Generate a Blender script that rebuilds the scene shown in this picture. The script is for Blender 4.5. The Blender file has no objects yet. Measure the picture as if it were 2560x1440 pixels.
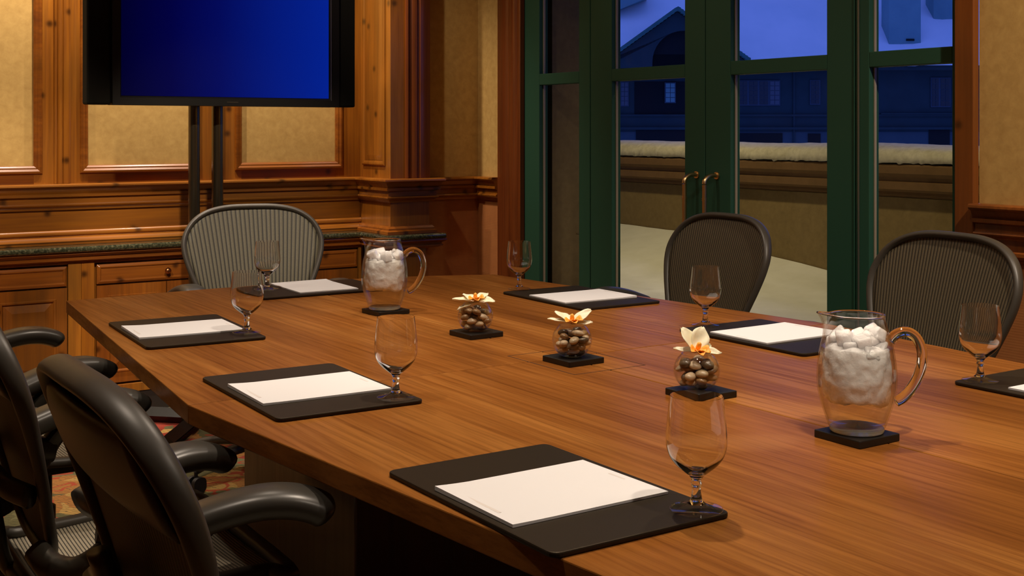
import bpy, bmesh, math, random
from math import sin, cos, pi, radians as R, sqrt, atan2
from mathutils import Vector, Matrix, noise
random.seed(7)
S = bpy.context.scene
C = S.collection

# ------------------------------------------------------------------ materials
def newmat(name):
    m = bpy.data.materials.new(name); m.use_nodes = True
    nt = m.node_tree; b = nt.nodes['Principled BSDF']
    return m, nt, b
def setc(b, col, rough=.5, metal=0, spec=None, coat=0, coatr=.1):
    b.inputs['Base Color'].default_value = (*col, 1); b.inputs['Roughness'].default_value = rough
    b.inputs['Metallic'].default_value = metal
    if spec is not None: b.inputs['Specular IOR Level'].default_value = spec
    b.inputs['Coat Weight'].default_value = coat; b.inputs['Coat Roughness'].default_value = coatr
def N(nt, t, **k):
    n = nt.nodes.new(t)
    for a, v in k.items():
        if hasattr(n, a): setattr(n, a, v)
        else: n.inputs[a].default_value = v
    return n
def L(nt, a, b): nt.links.new(a, b)
def ramp(nt, stops, fac):
    r = N(nt, 'ShaderNodeValToRGB'); e = r.color_ramp.elements
    while len(e) > 1: e.remove(e[0])
    e[0].position = stops[0][0]; e[0].color = (*stops[0][1], 1)
    for p, c in stops[1:]:
        x = e.new(p); x.color = (*c, 1)
    L(nt, fac, r.inputs[0]); return r.outputs[0]
def coords(nt, scale, rot=(0, 0, 0), rnd=0):
    tc = N(nt, 'ShaderNodeTexCoord'); mp = N(nt, 'ShaderNodeMapping')
    mp.inputs['Scale'].default_value = scale; mp.inputs['Rotation'].default_value = rot
    src = tc.outputs['Object']
    if rnd:
        oi = N(nt, 'ShaderNodeObjectInfo'); vm = N(nt, 'ShaderNodeVectorMath', operation='SCALE')
        cb = N(nt, 'ShaderNodeCombineXYZ')
        L(nt, oi.outputs['Random'], cb.inputs[0]); L(nt, oi.outputs['Random'], cb.inputs[1]); L(nt, oi.outputs['Random'], cb.inputs[2])
        vm.inputs['Scale'].default_value = rnd; L(nt, cb.outputs[0], vm.inputs[0])
        ad = N(nt, 'ShaderNodeVectorMath', operation='ADD'); L(nt, src, ad.inputs[0]); L(nt, vm.outputs[0], ad.inputs[1]); src = ad.outputs[0]
    L(nt, src, mp.inputs[0]); return mp.outputs[0]
def noise_tex(nt, vec, scale=1, detail=6, rough=.55, dist=0):
    n = N(nt, 'ShaderNodeTexNoise'); n.inputs['Scale'].default_value = scale; n.inputs['Detail'].default_value = detail
    n.inputs['Roughness'].default_value = rough; n.inputs['Distortion'].default_value = dist
    L(nt, vec, n.inputs['Vector']); return n.outputs['Fac']
def mix(nt, fac, a, b, mode='MIX'):
    m = N(nt, 'ShaderNodeMix', data_type='RGBA', blend_type=mode)
    if isinstance(fac, (int, float)): m.inputs[0].default_value = fac
    else: L(nt, fac, m.inputs[0])
    for i, v in ((6, a), (7, b)):
        if isinstance(v, tuple): m.inputs[i].default_value = (*v, 1)
        else: L(nt, v, m.inputs[i])
    return m.outputs[2]
def bump(nt, b, h, strength=.2, dist=.002):
    n = N(nt, 'ShaderNodeBump'); n.inputs['Strength'].default_value = strength; n.inputs['Distance'].default_value = dist
    L(nt, h, n.inputs['Height']); L(nt, n.outputs[0], b.inputs['Normal'])

def wood(name, c0, c1, c2, axis='z', rough=.32, knots=True, coat=.3, fine=1., rnd=0, band=5.):
    """grain runs along the axis; c0 dark line, c1 body, c2 light"""
    m, nt, b = newmat(name); setc(b, c1, rough, coat=coat, coatr=.15)
    st = {'x': (.12, 1, 1), 'y': (1, .12, 1), 'z': (1, 1, .12)}[axis]
    v1 = coords(nt, tuple(s * band for s in st), rnd=rnd)
    v2 = coords(nt, tuple(s * 70 * fine if s == 1 else s * 22 for s in st), rnd=rnd)
    a = noise_tex(nt, v1, 1., 4, .55, .8); f = noise_tex(nt, v2, 1., 5, .6)
    col = ramp(nt, [(.25, c0), (.5, c1), (.75, c2)], a)
    fine_c = ramp(nt, [(.3, (.62, .56, .5)), (.6, (1, 1, 1)), (.8, (1.12, 1.1, 1.05))], f)
    col = mix(nt, .8, col, fine_c, 'MULTIPLY')
    if knots:
        sp = N(nt, 'ShaderNodeSeparateXYZ'); L(nt, coords(nt, (1, 1, 1)), sp.inputs[0])
        ad = N(nt, 'ShaderNodeMath', operation='ADD'); L(nt, sp.outputs[0], ad.inputs[0]); L(nt, sp.outputs[1], ad.inputs[1])
        cb = N(nt, 'ShaderNodeCombineXYZ'); L(nt, ad.outputs[0], cb.inputs[0]); L(nt, sp.outputs[2], cb.inputs[1])
        vo = N(nt, 'ShaderNodeTexVoronoi', voronoi_dimensions='2D'); vo.inputs['Scale'].default_value = 3.9; vo.inputs['Randomness'].default_value = 1
        L(nt, cb.outputs[0], vo.inputs['Vector'])
        kf = ramp(nt, [(.0, (1, 1, 1)), (.035, (.75, .75, .75)), (.075, (.12, .12, .12)), (.11, (0, 0, 0))], vo.outputs['Distance'])
        col = mix(nt, kf, col, tuple(c * .28 for c in c0))
        vs = noise_tex(nt, coords(nt, tuple(2.2 * s if s == 1 else .6 for s in st)), 1.3, 3)
        sf = ramp(nt, [(.50, (0, 0, 0)), (.66, (.62, .62, .62))], vs)
        col = mix(nt, sf, col, (c1[0] * .36, c1[1] * .5, c1[2] * .8))
    L(nt, col, b.inputs['Base Color'])
    rr = ramp(nt, [(.3, (rough + .08,) * 3), (.7, (rough - .04,) * 3)], f); L(nt, rr, b.inputs['Roughness'])
    bump(nt, b, f, .12, .0012)
    return m
PD, PB, PL_ = (.17, .050, .005), (.32, .108, .010), (.44, .17, .02)
M = {}
M['pine_x'] = wood('pine grain along x', PD, PB, PL_, 'x')
M['pine_z'] = wood('pine grain upright', PD, PB, PL_, 'z')
M['pine_y'] = wood('pine grain along y', PD, PB, PL_, 'y')
M['cherry_z'] = wood('stained cabinet pine upright', (.15, .038, .005), (.27, .080, .008), (.35, .115, .014), 'z')
M['cherry_x'] = wood('stained cabinet pine level', (.15, .038, .005), (.27, .080, .008), (.35, .115, .014), 'x')
M['casing'] = wood('dark casing stain and pier shade', (.10, .022, .006), (.17, .042, .009), (.22, .06, .014), 'z', knots=False)
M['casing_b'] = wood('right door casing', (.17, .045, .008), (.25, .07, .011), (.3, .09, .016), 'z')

def walnut():
    m, nt, b = newmat('walnut tabletop'); setc(b, (.2, .07, .02), .3, coat=.0, coatr=.22, spec=.3); b.inputs['Specular Tint'].default_value = (1, .62, .30, 1); b.inputs['IOR'].default_value = 1.14
    v = coords(nt, (3.2, .42, 3.2), rnd=9.)
    a = noise_tex(nt, v, 1.3, 5, .55, 1.6)
    w = N(nt, 'ShaderNodeTexWave', wave_type='BANDS', bands_direction='X'); w.inputs['Scale'].default_value = 5.5
    w.inputs['Distortion'].default_value = 9; w.inputs['Detail'].default_value = 3; w.inputs['Detail Scale'].default_value = .8
    L(nt, coords(nt, (2.1, .11, 1), rnd=9.), w.inputs['Vector'])
    f = noise_tex(nt, coords(nt, (120, 2.6, 60), rnd=5.), 1, 6, .72)
    col = ramp(nt, [(.25, (.13, .042, .008)), (.5, (.235, .085, .0175)), (.78, (.37, .16, .038))], a)
    col2 = ramp(nt, [(.1, (.78, .72, .68)), (.55, (1, 1, 1)), (.95, (1.1, 1.08, 1.05))], w.outputs['Fac'])
    col = mix(nt, .35, col, col2, 'MULTIPLY')
    fc = ramp(nt, [(.34, (.5, .42, .36)), (.52, (1, 1, 1)), (.7, (1.25, 1.22, 1.2))], f)
    col = mix(nt, .62, col, fc, 'MULTIPLY')
    # a few light cross-grain flames
    fl = noise_tex(nt, coords(nt, (2.6, 1.6, 2), rnd=3.), 1.15, 2, .4, .4)
    ff = ramp(nt, [(.66, (0, 0, 0)), (.78, (.5, .5, .5))], fl)
    col = mix(nt, ff, col, (.42, .19, .06))
    L(nt, col, b.inputs['Base Color'])
    L(nt, ramp(nt, [(.3, (.36,) * 3), (.7, (.27,) * 3)], f), b.inputs['Roughness'])
    bump(nt, b, f, .06, .0006)
    return m
M['walnut'] = walnut()

def mottled(name, c0, c1, scale=14, rough=.75, bmp=.05, stripes=False):
    m, nt, b = newmat(name); setc(b, c0, rough)
    a = noise_tex(nt, coords(nt, (scale,) * 3), 1, 7, .62, .3)
    L(nt, ramp(nt, [(.3, c0), (.7, c1)], a), b.inputs['Base Color'])
    if stripes:
        w = N(nt, 'ShaderNodeTexWave', wave_type='BANDS', bands_direction='Z'); w.inputs['Scale'].default_value = 38
        L(nt, coords(nt, (1, 1, 1)), w.inputs['Vector']); bump(nt, b, w.outputs['Fac'], .14, .001)
    else: bump(nt, b, a, bmp, .003)
    return m
M['paper_wall'] = mottled('beige mottled wallpaper', (.47, .285, .077), (.60, .385, .118), 28)
M['lower_wall'] = mottled('woven rust wallcovering', (.36, .125, .03), (.42, .155, .04), stripes=True)
M['plaster'] = mottled('ceiling plaster', (.5, .4, .28), (.55, .45, .32))
M['stucco'] = mottled('tan stucco', (.175, .122, .052), (.22, .155, .068), 30, .9, .3)
M['cornice'] = mottled('brown cornice stucco', (.13, .070, .028), (.165, .09, .037), 20, .8, .2)
M['snow'] = mottled('snow', (.78, .78, .76), (.86, .86, .85), 9, .8, .35)
M['snow_cap'] = mottled('old snow on the parapet', (.46, .43, .36), (.66, .63, .55), 26, .85, .5)
M['snow_roof'] = mottled('roof snow', (.72, .77, .82), (.85, .86, .9), .35, .9, .3)
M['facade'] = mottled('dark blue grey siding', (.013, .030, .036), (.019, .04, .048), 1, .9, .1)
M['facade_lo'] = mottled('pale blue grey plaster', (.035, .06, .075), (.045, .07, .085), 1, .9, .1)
M['shingle'] = mottled('grey blue shingle', (.03, .11, .10), (.045, .15, .14), 3, .9, .3)
M['chimney'] = mottled('slate siding and lit pane tone', (.13, .27, .30), (.17, .32, .34), 1, .9, .1)

def plain(name, col, rough=.5, metal=0, **k):
    m, nt, b = newmat(name); setc(b, col, rough, metal, **k); return m
M['void_shade'] = plain('opening shade black', (.001, .0015, .003), .9)  # near black stands for the shade inside the far openings
M['far_pane'] = plain('far window pane', (.06, .07, .10), .3, spec=.5)
M['far_pane_dark'] = plain('far dark pane', (.008, .012, .02), .15)
M['far_frame'] = plain('far window frame', (.03, .05, .08), .7)
M['black_leather'] = plain('black leather pad', (.016, .0125, .009), .5, spec=.28)
M['black_leather'].node_tree.nodes['Principled BSDF'].inputs['Specular Tint'].default_value = (1, .72, .42, 1)
M['black_wood'] = plain('black coaster', (.008, .007, .006), .42)
M['paper'] = plain('white notepad paper', (.82, .82, .84), .6)
M['print'] = plain('pale grey print', (.74, .70, .68), .6)
M['tv_black'] = plain('black television plastic', (.005, .0045, .003), .6, spec=.25)
M['tv_side'] = plain('black speaker cloth', (.006, .0055, .003), .9, spec=.2)
M['silver'] = plain('silver trim', (.30, .28, .24), .35, .8)
M['black_metal'] = plain('black metal', (.012, .012, .011), .3, .3)
M['pole'] = plain('gloss black pole', (.13, .11, .07), .22, .9)
M['brass'] = plain('aged brass', (.70, .50, .25), .3, 1)
M['brass_knob'] = plain('copper knob', (.42, .17, .07), .32, 1)
M['green_paint'] = plain('dark green door paint', (.022, .080, .048), .6, spec=.22)
M['bead'] = plain('weathered glazing bead', (.30, .25, .17), .5)
M['graphite'] = plain('graphite chair plastic', (.055, .048, .038), .42)
M['arm_pad'] = plain('soft black arm pad', (.045, .041, .034), .34)
M['chair_alu'] = plain('dark grey chair metal', (.055, .048, .036), .4, .6)
M['rubber'] = plain('black caster plastic', (.01, .01, .01), .5)
M['toe'] = plain('dark toe kick', (.012, .006, .003), .7)
M['groove'] = plain('dark seam', (.012, .003, .001), .6)
M['petal'] = plain('cream orchid petal', (.88, .80, .56), .5)
M['petal'].node_tree.nodes['Principled BSDF'].inputs['Subsurface Weight'].default_value = .15
M['lip'] = plain('orange orchid lip', (.95, .42, .05), .5)
M['ped'] = wood('walnut pedestal', (.03, .01, .003), (.05, .017, .006), (.07, .024, .008), 'z', knots=False)

def granite():
    m, nt, b = newmat('dark green granite'); setc(b, (.03, .035, .02), .12, coat=.3, coatr=.05)
    a = noise_tex(nt, coords(nt, (90,) * 3), 1, 8, .8)
    L(nt, ramp(nt, [(.36, (.008, .01, .007)), (.5, (.035, .038, .02)), (.66, (.14, .125, .07))], a), b.inputs['Base Color']); return m
M['granite'] = granite()

def mesh_fabric(name, base, gap, count):
    m, nt, b = newmat(name); setc(b, base, .62)
    tc = N(nt, 'ShaderNodeUVMap'); sp = N(nt, 'ShaderNodeSeparateXYZ'); L(nt, tc.outputs[0], sp.inputs[0])
    mu = N(nt, 'ShaderNodeMath', operation='MULTIPLY'); mu.inputs[1].default_value = count; L(nt, sp.outputs[0], mu.inputs[0])
    fr = N(nt, 'ShaderNodeMath', operation='FRACT'); L(nt, mu.outputs[0], fr.inputs[0])
    pp = N(nt, 'ShaderNodeMath', operation='PINGPONG'); pp.inputs[1].default_value = .5; L(nt, fr.outputs[0], pp.inputs[0])
    f = noise_tex(nt, coords(nt, (500, 500, 500)), 1, 2)
    c = ramp(nt, [(.08, gap), (.2, tuple(x * .8 for x in base)), (.4, base)], pp.outputs[0])
    c = mix(nt, .5, c, ramp(nt, [(.35, (.5, .5, .5)), (.65, (1.3, 1.3, 1.3))], f), 'MULTIPLY')
    L(nt, c, b.inputs['Base Color']); bump(nt, b, pp.outputs[0], .6, .003); return m
M['mesh_back'] = mesh_fabric('woven chair mesh fine', (.105, .083, .045), (.006, .005, .003), 46)
M['mesh_pale'] = mesh_fabric('woven chair mesh broad', (.125, .112, .07), (.008, .007, .005), 31)
M['mesh_seat'] = mesh_fabric('woven seat mesh', (.36, .31, .22), (.02, .018, .012), 60)

def carpet():
    m, nt, b = newmat('patterned carpet'); setc(b, (.2, .1, .03), .95)
    v = coords(nt, (5, 5, 5)); vd = N(nt, 'ShaderNodeTexNoise'); vd.inputs['Scale'].default_value = 1.4; L(nt, v, vd.inputs['Vector'])
    ad = N(nt, 'ShaderNodeVectorMath', operation='ADD'); L(nt, v, ad.inputs[0]); L(nt, vd.outputs['Color'], ad.inputs[1])
    vo = N(nt, 'ShaderNodeTexVoronoi'); vo.inputs['Scale'].default_value = 1.6; L(nt, ad.outputs[0], vo.inputs['Vector'])
    sp = N(nt, 'ShaderNodeSeparateColor'); L(nt, vo.outputs['Color'], sp.inputs[0])
    r = N(nt, 'ShaderNodeValToRGB'); r.color_ramp.interpolation = 'CONSTANT'; e = r.color_ramp.elements
    e[0].color = (.11, .10, .035, 1); e[1].position = .3; e[1].color = (.36, .15, .03, 1)
    for p, c in ((.48, (.30, .025, .01)), (.62, (.16, .15, .06)), (.8, (.45, .27, .07))):
        x = e.new(p); x.color = (*c, 1)
    L(nt, sp.outputs[0], r.inputs[0])
    w = N(nt, 'ShaderNodeTexWave', wave_type='BANDS', bands_direction='DIAGONAL'); w.inputs['Scale'].default_value = 6
    w.inputs['Distortion'].default_value = 6; L(nt, v, w.inputs['Vector'])
    c = mix(nt, ramp(nt, [(.78, (0, 0, 0)), (.9, (.75, .75, .75))], w.outputs['Fac']), r.outputs[0], (.05, .045, .02))
    ring = ramp(nt, [(.0, (0, 0, 0)), (.25, (0, 0, 0)), (.28, (.9, .9, .9)), (.34, (.9, .9, .9)), (.37, (0, 0, 0))], vo.outputs['Distance'])
    c = mix(nt, ring, c, (.33, .04, .015))
    L(nt, c, b.inputs['Base Color']); bump(nt, b, noise_tex(nt, coords(nt, (300,) * 3), 1, 2), .4, .004); return m
M['carpet'] = carpet()

def screen():
    m, nt, b = newmat('lit blue television screen'); setc(b, (0, 0, 0), .5, spec=.05)
    tc = N(nt, 'ShaderNodeTexCoord'); sp = N(nt, 'ShaderNodeSeparateXYZ'); L(nt, tc.outputs['Object'], sp.inputs[0])
    mr = N(nt, 'ShaderNodeMapRange'); mr.inputs[1].default_value = -.46; mr.inputs[2].default_value = .46; L(nt, sp.outputs[0], mr.inputs[0])
    c = ramp(nt, [(.0, (.0002, .0002, .022)), (.22, (.0004, .0006, .05)), (.45, (.0008, .003, .10)), (.72, (.001, .0095, .19)), (1, (.001, .015, .265))], mr.outputs[0])
    L(nt, c, b.inputs['Emission Color']); b.inputs['Emission Strength'].default_value = 1; return m
M['screen'] = screen()

def glass(name, ior=1.5, col=(1, 1, 1), rough=0):
    m = bpy.data.materials.new(name); m.use_nodes = True; nt = m.node_tree; nt.nodes.remove(nt.nodes['Principled BSDF'])
    g = N(nt, 'ShaderNodeBsdfGlass'); g.inputs['IOR'].default_value = ior; g.inputs['Color'].default_value = (*col, 1); g.inputs['Roughness'].default_value = rough
    L(nt, g.outputs[0], nt.nodes['Material Output'].inputs[0]); return m
M['glass'] = glass('clear glassware')
def thin_glass(name, ior=1.45, tint=(.96, .97, .96)):
    m = bpy.data.materials.new(name); m.use_nodes = True; nt = m.node_tree; nt.nodes.remove(nt.nodes['Principled BSDF'])
    t = N(nt, 'ShaderNodeBsdfTransparent'); t.inputs[0].default_value = (*tint, 1)
    g = N(nt, 'ShaderNodeBsdfGlossy'); g.inputs['Roughness'].default_value = .01
    f = N(nt, 'ShaderNodeLayerWeight'); f.inputs[0].default_value = .5
    pw = N(nt, 'ShaderNodeMath', operation='POWER'); pw.inputs[1].default_value = 2.5 if ior > 1.1 else 7; L(nt, f.outputs['Facing'], pw.inputs[0])
    f0 = ((ior - 1) / (ior + 1)) ** 2; ma = N(nt, 'ShaderNodeMath', operation='MULTIPLY_ADD'); ma.inputs[1].default_value = .5 - f0; ma.inputs[2].default_value = f0
    L(nt, pw.outputs[0], ma.inputs[0])
    mx = N(nt, 'ShaderNodeMixShader'); L(nt, ma.outputs[0], mx.inputs[0]); L(nt, t.outputs[0], mx.inputs[1]); L(nt, g.outputs[0], mx.inputs[2])
    L(nt, mx.outputs[0], nt.nodes['Material Output'].inputs[0]); return m
M['pane'] = thin_glass('window pane', 1.06)
M['thick_glass'] = plain('thick frosty glass base', (.80, .84, .74), .25); M['thick_glass'].node_tree.nodes['Principled BSDF'].inputs['Transmission Weight'].default_value = .75
M['bowl_glass'] = thin_glass('thin clear glass', 1.5, (.985, .985, .98))
M['water'] = thin_glass('clear water', 1.15, (.965, .97, .955))
def ice():
    m, nt, b = newmat('cloudy ice'); setc(b, (.95, .91, .90), .2, coat=1, coatr=.04)
    b.inputs['IOR'].default_value = 1.31; b.inputs['Transmission Weight'].default_value = .0
    b.inputs['Subsurface Weight'].default_value = .85; b.inputs['Subsurface Radius'].default_value = (1, 1, 1); b.inputs['Subsurface Scale'].default_value = .03
    a = noise_tex(nt, coords(nt, (55,) * 3, rnd=8), 1, 4); bump(nt, b, a, .9, .006)
    L(nt, ramp(nt, [(.3, (.90, .86, .86)), (.7, (1, .98, .98))], a), b.inputs['Base Color']); return m
M['ice'] = ice()
PEB = [plain('pebble brown', (.26, .15, .065), .3), plain('pebble grey tan', (.42, .31, .18), .32), plain('pebble dark', (.12, .085, .05), .28), plain('pebble cream', (.55, .42, .27), .32)]

# ------------------------------------------------------------------ mesh helpers
def box(bm, x0, x1, y0, y1, z0, z1):
    vs = [bm.verts.new(p) for p in ((x0, y0, z0), (x1, y0, z0), (x1, y1, z0), (x0, y1, z0), (x0, y0, z1), (x1, y0, z1), (x1, y1, z1), (x0, y1, z1))]
    for f in ((0, 3, 2, 1), (4, 5, 6, 7), (0, 1, 5, 4), (1, 2, 6, 5), (2, 3, 7, 6), (3, 0, 4, 7)): bm.faces.new([vs[i] for i in f])
    return vs
def quad(bm, *ps):
    bm.faces.new([bm.verts.new(p) for p in ps])
def prism(bm, poly, z0, z1, off=(0, 0)):
    a = [bm.verts.new((x, y, z0)) for x, y in poly]; b = [bm.verts.new((x, y, z1)) for x, y in poly]
    n = len(poly); bm.faces.new(list(reversed(a))); bm.faces.new(b)
    for i in range(n): bm.faces.new((a[i], a[(i + 1) % n], b[(i + 1) % n], b[i]))
def lathe(bm, prof, n=48, close=False, cx=0, cy=0):
    rings = []
    for r, z in prof:
        if r < 1e-6: rings.append([bm.verts.new((cx, cy, z))])
        else: rings.append([bm.verts.new((cx + r * cos(2 * pi * i / n), cy + r * sin(2 * pi * i / n), z)) for i in range(n)])
    pairs = list(zip(rings, rings[1:]))
    if close: pairs.append((rings[-1], rings[0]))
    for a, b in pairs:
        for i in range(n):
            j = (i + 1) % n
            if len(a) == 1 and len(b) == 1: continue
            if len(a) == 1: bm.faces.new((a[0], b[j], b[i]))
            elif len(b) == 1: bm.faces.new((a[i], a[j], b[0]))
            else: bm.faces.new((a[i], a[j], b[j], b[i]))
def catmull(pts, k=8, closed=False):
    out = []; n = len(pts); pts = [Vector(p) for p in pts]
    rng = n if closed else n - 1
    for i in range(rng):
        if closed: p0, p1, p2, p3 = pts[i - 1], pts[i], pts[(i + 1) % n], pts[(i + 2) % n]
        else: p0, p1, p2, p3 = pts[max(i - 1, 0)], pts[i], pts[i + 1], pts[min(i + 2, n - 1)]
        for j in range(k):
            t = j / k
            out.append(.5 * ((2 * p1) + (p2 - p0) * t + (2 * p0 - 5 * p1 + 4 * p2 - p3) * t * t + (3 * p1 - p0 - 3 * p2 + p3) * t ** 3))
    if not closed: out.append(pts[-1])
    return out
def sweep(bm, pts, rad, n=12, closed=False, up=Vector((0, 0, 1)), cap=True, sec=None):
    """rad(t)->(a,b) half sizes across / along up; superellipse cross section"""
    m = len(pts); rings = []
    for i, p in enumerate(pts):
        if closed: d = pts[(i + 1) % m] - pts[i - 1]
        else: d = pts[min(i + 1, m - 1)] - pts[max(i - 1, 0)]
        d.normalize(); s = d.cross(up)
        if s.length < 1e-4: s = d.cross(Vector((1, 0, 0)))
        s.normalize(); u = s.cross(d)
        t = i / (m if closed else m - 1); a, b = rad(t)
        ring = []
        for k in range(n):
            an = 2 * pi * k / n; ca, sa = cos(an), sin(an)
            e = .75
            ring.append(bm.verts.new(p + s * (a * math.copysign(abs(ca) ** e, ca)) + u * (b * math.copysign(abs(sa) ** e, sa))))
        rings.append(ring)
    rr = list(zip(rings, rings[1:] + ([rings[0]] if closed else [])))
    for a, b in rr[:m if closed else m - 1]:
        for k in range(n): bm.faces.new((a[k], a[(k + 1) % n], b[(k + 1) % n], b[k]))
    if cap and not closed:
        bm.faces.new(list(reversed(rings[0]))); bm.faces.new(rings[-1])
def tube(bm, pts, r, n=12, closed=False, **k): sweep(bm, [Vector(p) for p in pts], (r if callable(r) else (lambda t: (r, r))), n, closed, **k)
def rail_sweep(bm, path, prof):
    """path: plan polyline; room lies on the right-hand side. prof: closed (depth, z)"""
    P = [Vector(p) for p in path]; rings = []
    for i, p in enumerate(P):
        def nrm(a, b): d = (b - a).normalized(); return Vector((d.y, -d.x))
        if i == 0: o = nrm(P[0], P[1])
        elif i == len(P) - 1: o = nrm(P[-2], P[-1])
        else:
            n1, n2 = nrm(P[i - 1], p), nrm(p, P[i + 1]); o = (n1 + n2); o = o / max(o.dot(n1), .05)
        rings.append([bm.verts.new((p.x + o.x * d, p.y + o.y * d, z)) for d, z in prof])
    n = len(prof)
    for a, b in zip(rings, rings[1:]):
        for k in range(n): bm.faces.new((a[k], b[k], b[(k + 1) % n], a[(k + 1) % n]))
    bm.faces.new(rings[0]); bm.faces.new(list(reversed(rings[-1])))
def ring_frame(bm, to3, x0, x1, z0, z1, prof):
    """mitred picture-frame moulding; prof: (inset, height) closed; to3(u, v, h)"""
    rings = []
    for sx, sz, cx, cz in ((1, 1, x0, z0), (-1, 1, x1, z0), (-1, -1, x1, z1), (1, -1, x0, z1)):
        rings.append([bm.verts.new(to3(cx + sx * d, cz + sz * d, h)) for d, h in prof])
    n = len(prof)
    for i in range(4):
        a, b = rings[i], rings[(i + 1) % 4]
        for k in range(n): bm.faces.new((a[k], b[k], b[(k + 1) % n], a[(k + 1) % n]))
def rrect(x0, x1, y0, y1, r, n=5):
    out = []
    for cx, cy, a0 in ((x1 - r, y1 - r, 0), (x0 + r, y1 - r, 90), (x0 + r, y0 + r, 180), (x1 - r, y0 + r, 270)):
        for i in range(n + 1):
            a = R(a0 + 90 * i / n); out.append((cx + r * cos(a), cy + r * sin(a)))
    return out
def obj(name, bm, mat, parent=None, smooth=False, bevel=0, seg=2, loc=None):
    bmesh.ops.recalc_face_normals(bm, faces=bm.faces[:])
    me = bpy.data.meshes.new(name); bm.to_mesh(me); bm.free()
    o = bpy.data.objects.new(name, me); C.objects.link(o)
    for mm in (mat if isinstance(mat, list) else [mat]): me.materials.append(mm)
    if smooth:
        me.polygons.foreach_set('use_smooth', [True] * len(me.polygons))
        if smooth == 'auto':
            me.set_sharp_from_angle(angle=R(38))
    if bevel:
        b = o.modifiers.new('bevel', 'BEVEL'); b.width = bevel; b.segments = seg; b.limit_method = 'ANGLE'; b.angle_limit = R(35)
    if parent: o.parent = parent
    if loc: o.location = loc
    return o
def tag(o, label, cat=None, group=None, kind=None):
    if label: o['label'] = label
    if cat: o['category'] = cat
    if group: o['group'] = group
    if kind: o['kind'] = kind
    return o
def thing(name, label, cat, loc=(0, 0, 0), rz=0, group=None, kind=None):
    o = bpy.data.objects.new(name, None); C.objects.link(o); o.location = loc; o.rotation_euler = (0, 0, rz)
    o.empty_display_size = .05
    return tag(o, label, cat, group, kind)
def struct(name, bm, mat, label, cat='wall', **k):
    return tag(obj(name, bm, mat, **k), label, cat, None, 'structure')
def copy_tree(o, parent=None):
    c = o.copy(); C.objects.link(c); c.parent = parent
    for ch in list(o.children): copy_tree(ch, c)
    return c
NB = bmesh.new

# ------------------------------------------------------------------ camera
FX, FY = cos(R(56.5)), sin(R(56.5))
cam = bpy.data.objects.new('camera', bpy.data.cameras.new('camera')); C.objects.link(cam); S.camera = cam
cam.location = (0, 0, 1.27); cam.rotation_euler = (R(90), 0, R(-33.5))
cam.data.sensor_width = 36; cam.data.lens = 36 * 3050 / 2560; cam.data.shift_y = -(720 - 325) / 2560; cam.data.clip_end = 500; cam.data.clip_start = .05
def world_of(px, py, t):
    """point seen at a pixel of the photograph at forward distance t"""
    u = (px - 1280) / 3050 * t
    return Vector((FX * t + FY * u, FY * t - FX * u, 1.27 - (py - 325) * t / 3050))

# ------------------------------------------------------------------ room shell
DX = 3.33          # inner face of the door wall
bm = NB(); box(bm, -2.7, 3.45, -2.3, 5.8, -.1, 0); struct('floor', bm, M['carpet'], 'patterned red, gold and green carpet under the table', 'floor')
bm = NB(); box(bm, -2.7, 3.45, -2.3, 5.8, 2.75, 2.85); struct('ceiling', bm, M['plaster'], 'plain warm white ceiling over the room', 'ceiling')
bm = NB(); box(bm, -2.7, 3.45, 5.612, 5.8, 0, 2.75); box(bm, 2.995, 3.45, 5.35, 5.6, 1.0, 2.75)
struct('wall_back', bm, M['paper_wall'], 'beige papered wall behind the television')
bm = NB(); box(bm, 2.995, 3.45, 5.352, 5.6, 0, .999); box(bm, 3.3315, 3.45, 5.129, 5.3495, 0, .999); box(bm, 3.3315, 3.45, -2.3, 2.379, 0, .93)
struct('wall_lower', bm, M['lower_wall'], 'rust woven covering below the chair rail by the doors')
bm = NB(); box(bm, DX, 3.45, 5.129, 5.35, 1.0, 2.75); box(bm, DX, 3.45, -2.3, 2.379, .93, 2.75); box(bm, DX, 3.45, 2.379, 5.129, 2.42, 2.75)
struct('wall_right', bm, M['paper_wall'], 'beige papered wall on either side of the green doors')
bm = NB(); box(bm, -2.7, -2.6, -2.3, 5.6, 0, 2.75); struct('wall_left', bm, M['paper_wall'], 'beige wall out of view beside the table')
bm = NB(); box(bm, -2.6, DX, -2.3, -2.2, 0, 2.75); struct('wall_front', bm, M['paper_wall'], 'beige wall behind the camera')

RAIL = [(0, 1.033), (.052, 1.033), (.058, 1.029), (.059, 1.022), (.054, 1.016), (.046, 1.013), (.042, 1.006), (.034, .995), (.031, .989), (.038, .988), (.038, .976), (.030, .972), (.024, .970), (.024, .948), (.031, .946), (.033, .941), (.031, .936), (.022, .932), (.014, .924), (.012, .917), (0, .917)]
def scaled(prof, dz): return [(d, z + dz) for d, z in prof]
YB = 5.6
bm = NB(); rail_sweep(bm, [(-2.6, YB), (2.78, YB), (2.78, 5.27), (3.0, 5.27), (3.0, 5.35), (DX, 5.35), (DX, 5.129)], RAIL)
struct('trim_1', bm, M['pine_x'], 'stepped pine chair rail along the panelled wall', 'trim', smooth='auto')
bm = NB(); rail_sweep(bm, [(DX, 2.379), (DX, -2.2)], [(d, z + .008) for d, z in RAIL])
rail_sweep(bm, [(DX, 2.379), (DX, -2.2)], [(0, .95), (.014, .95), (.014, .90), (.022, .895), (.022, .885), (.010, .875), (0, .875)])
struct('trim_2', bm, M['casing_b'], 'pine chair rail on the wall right of the doors', 'trim', smooth='auto')
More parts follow.
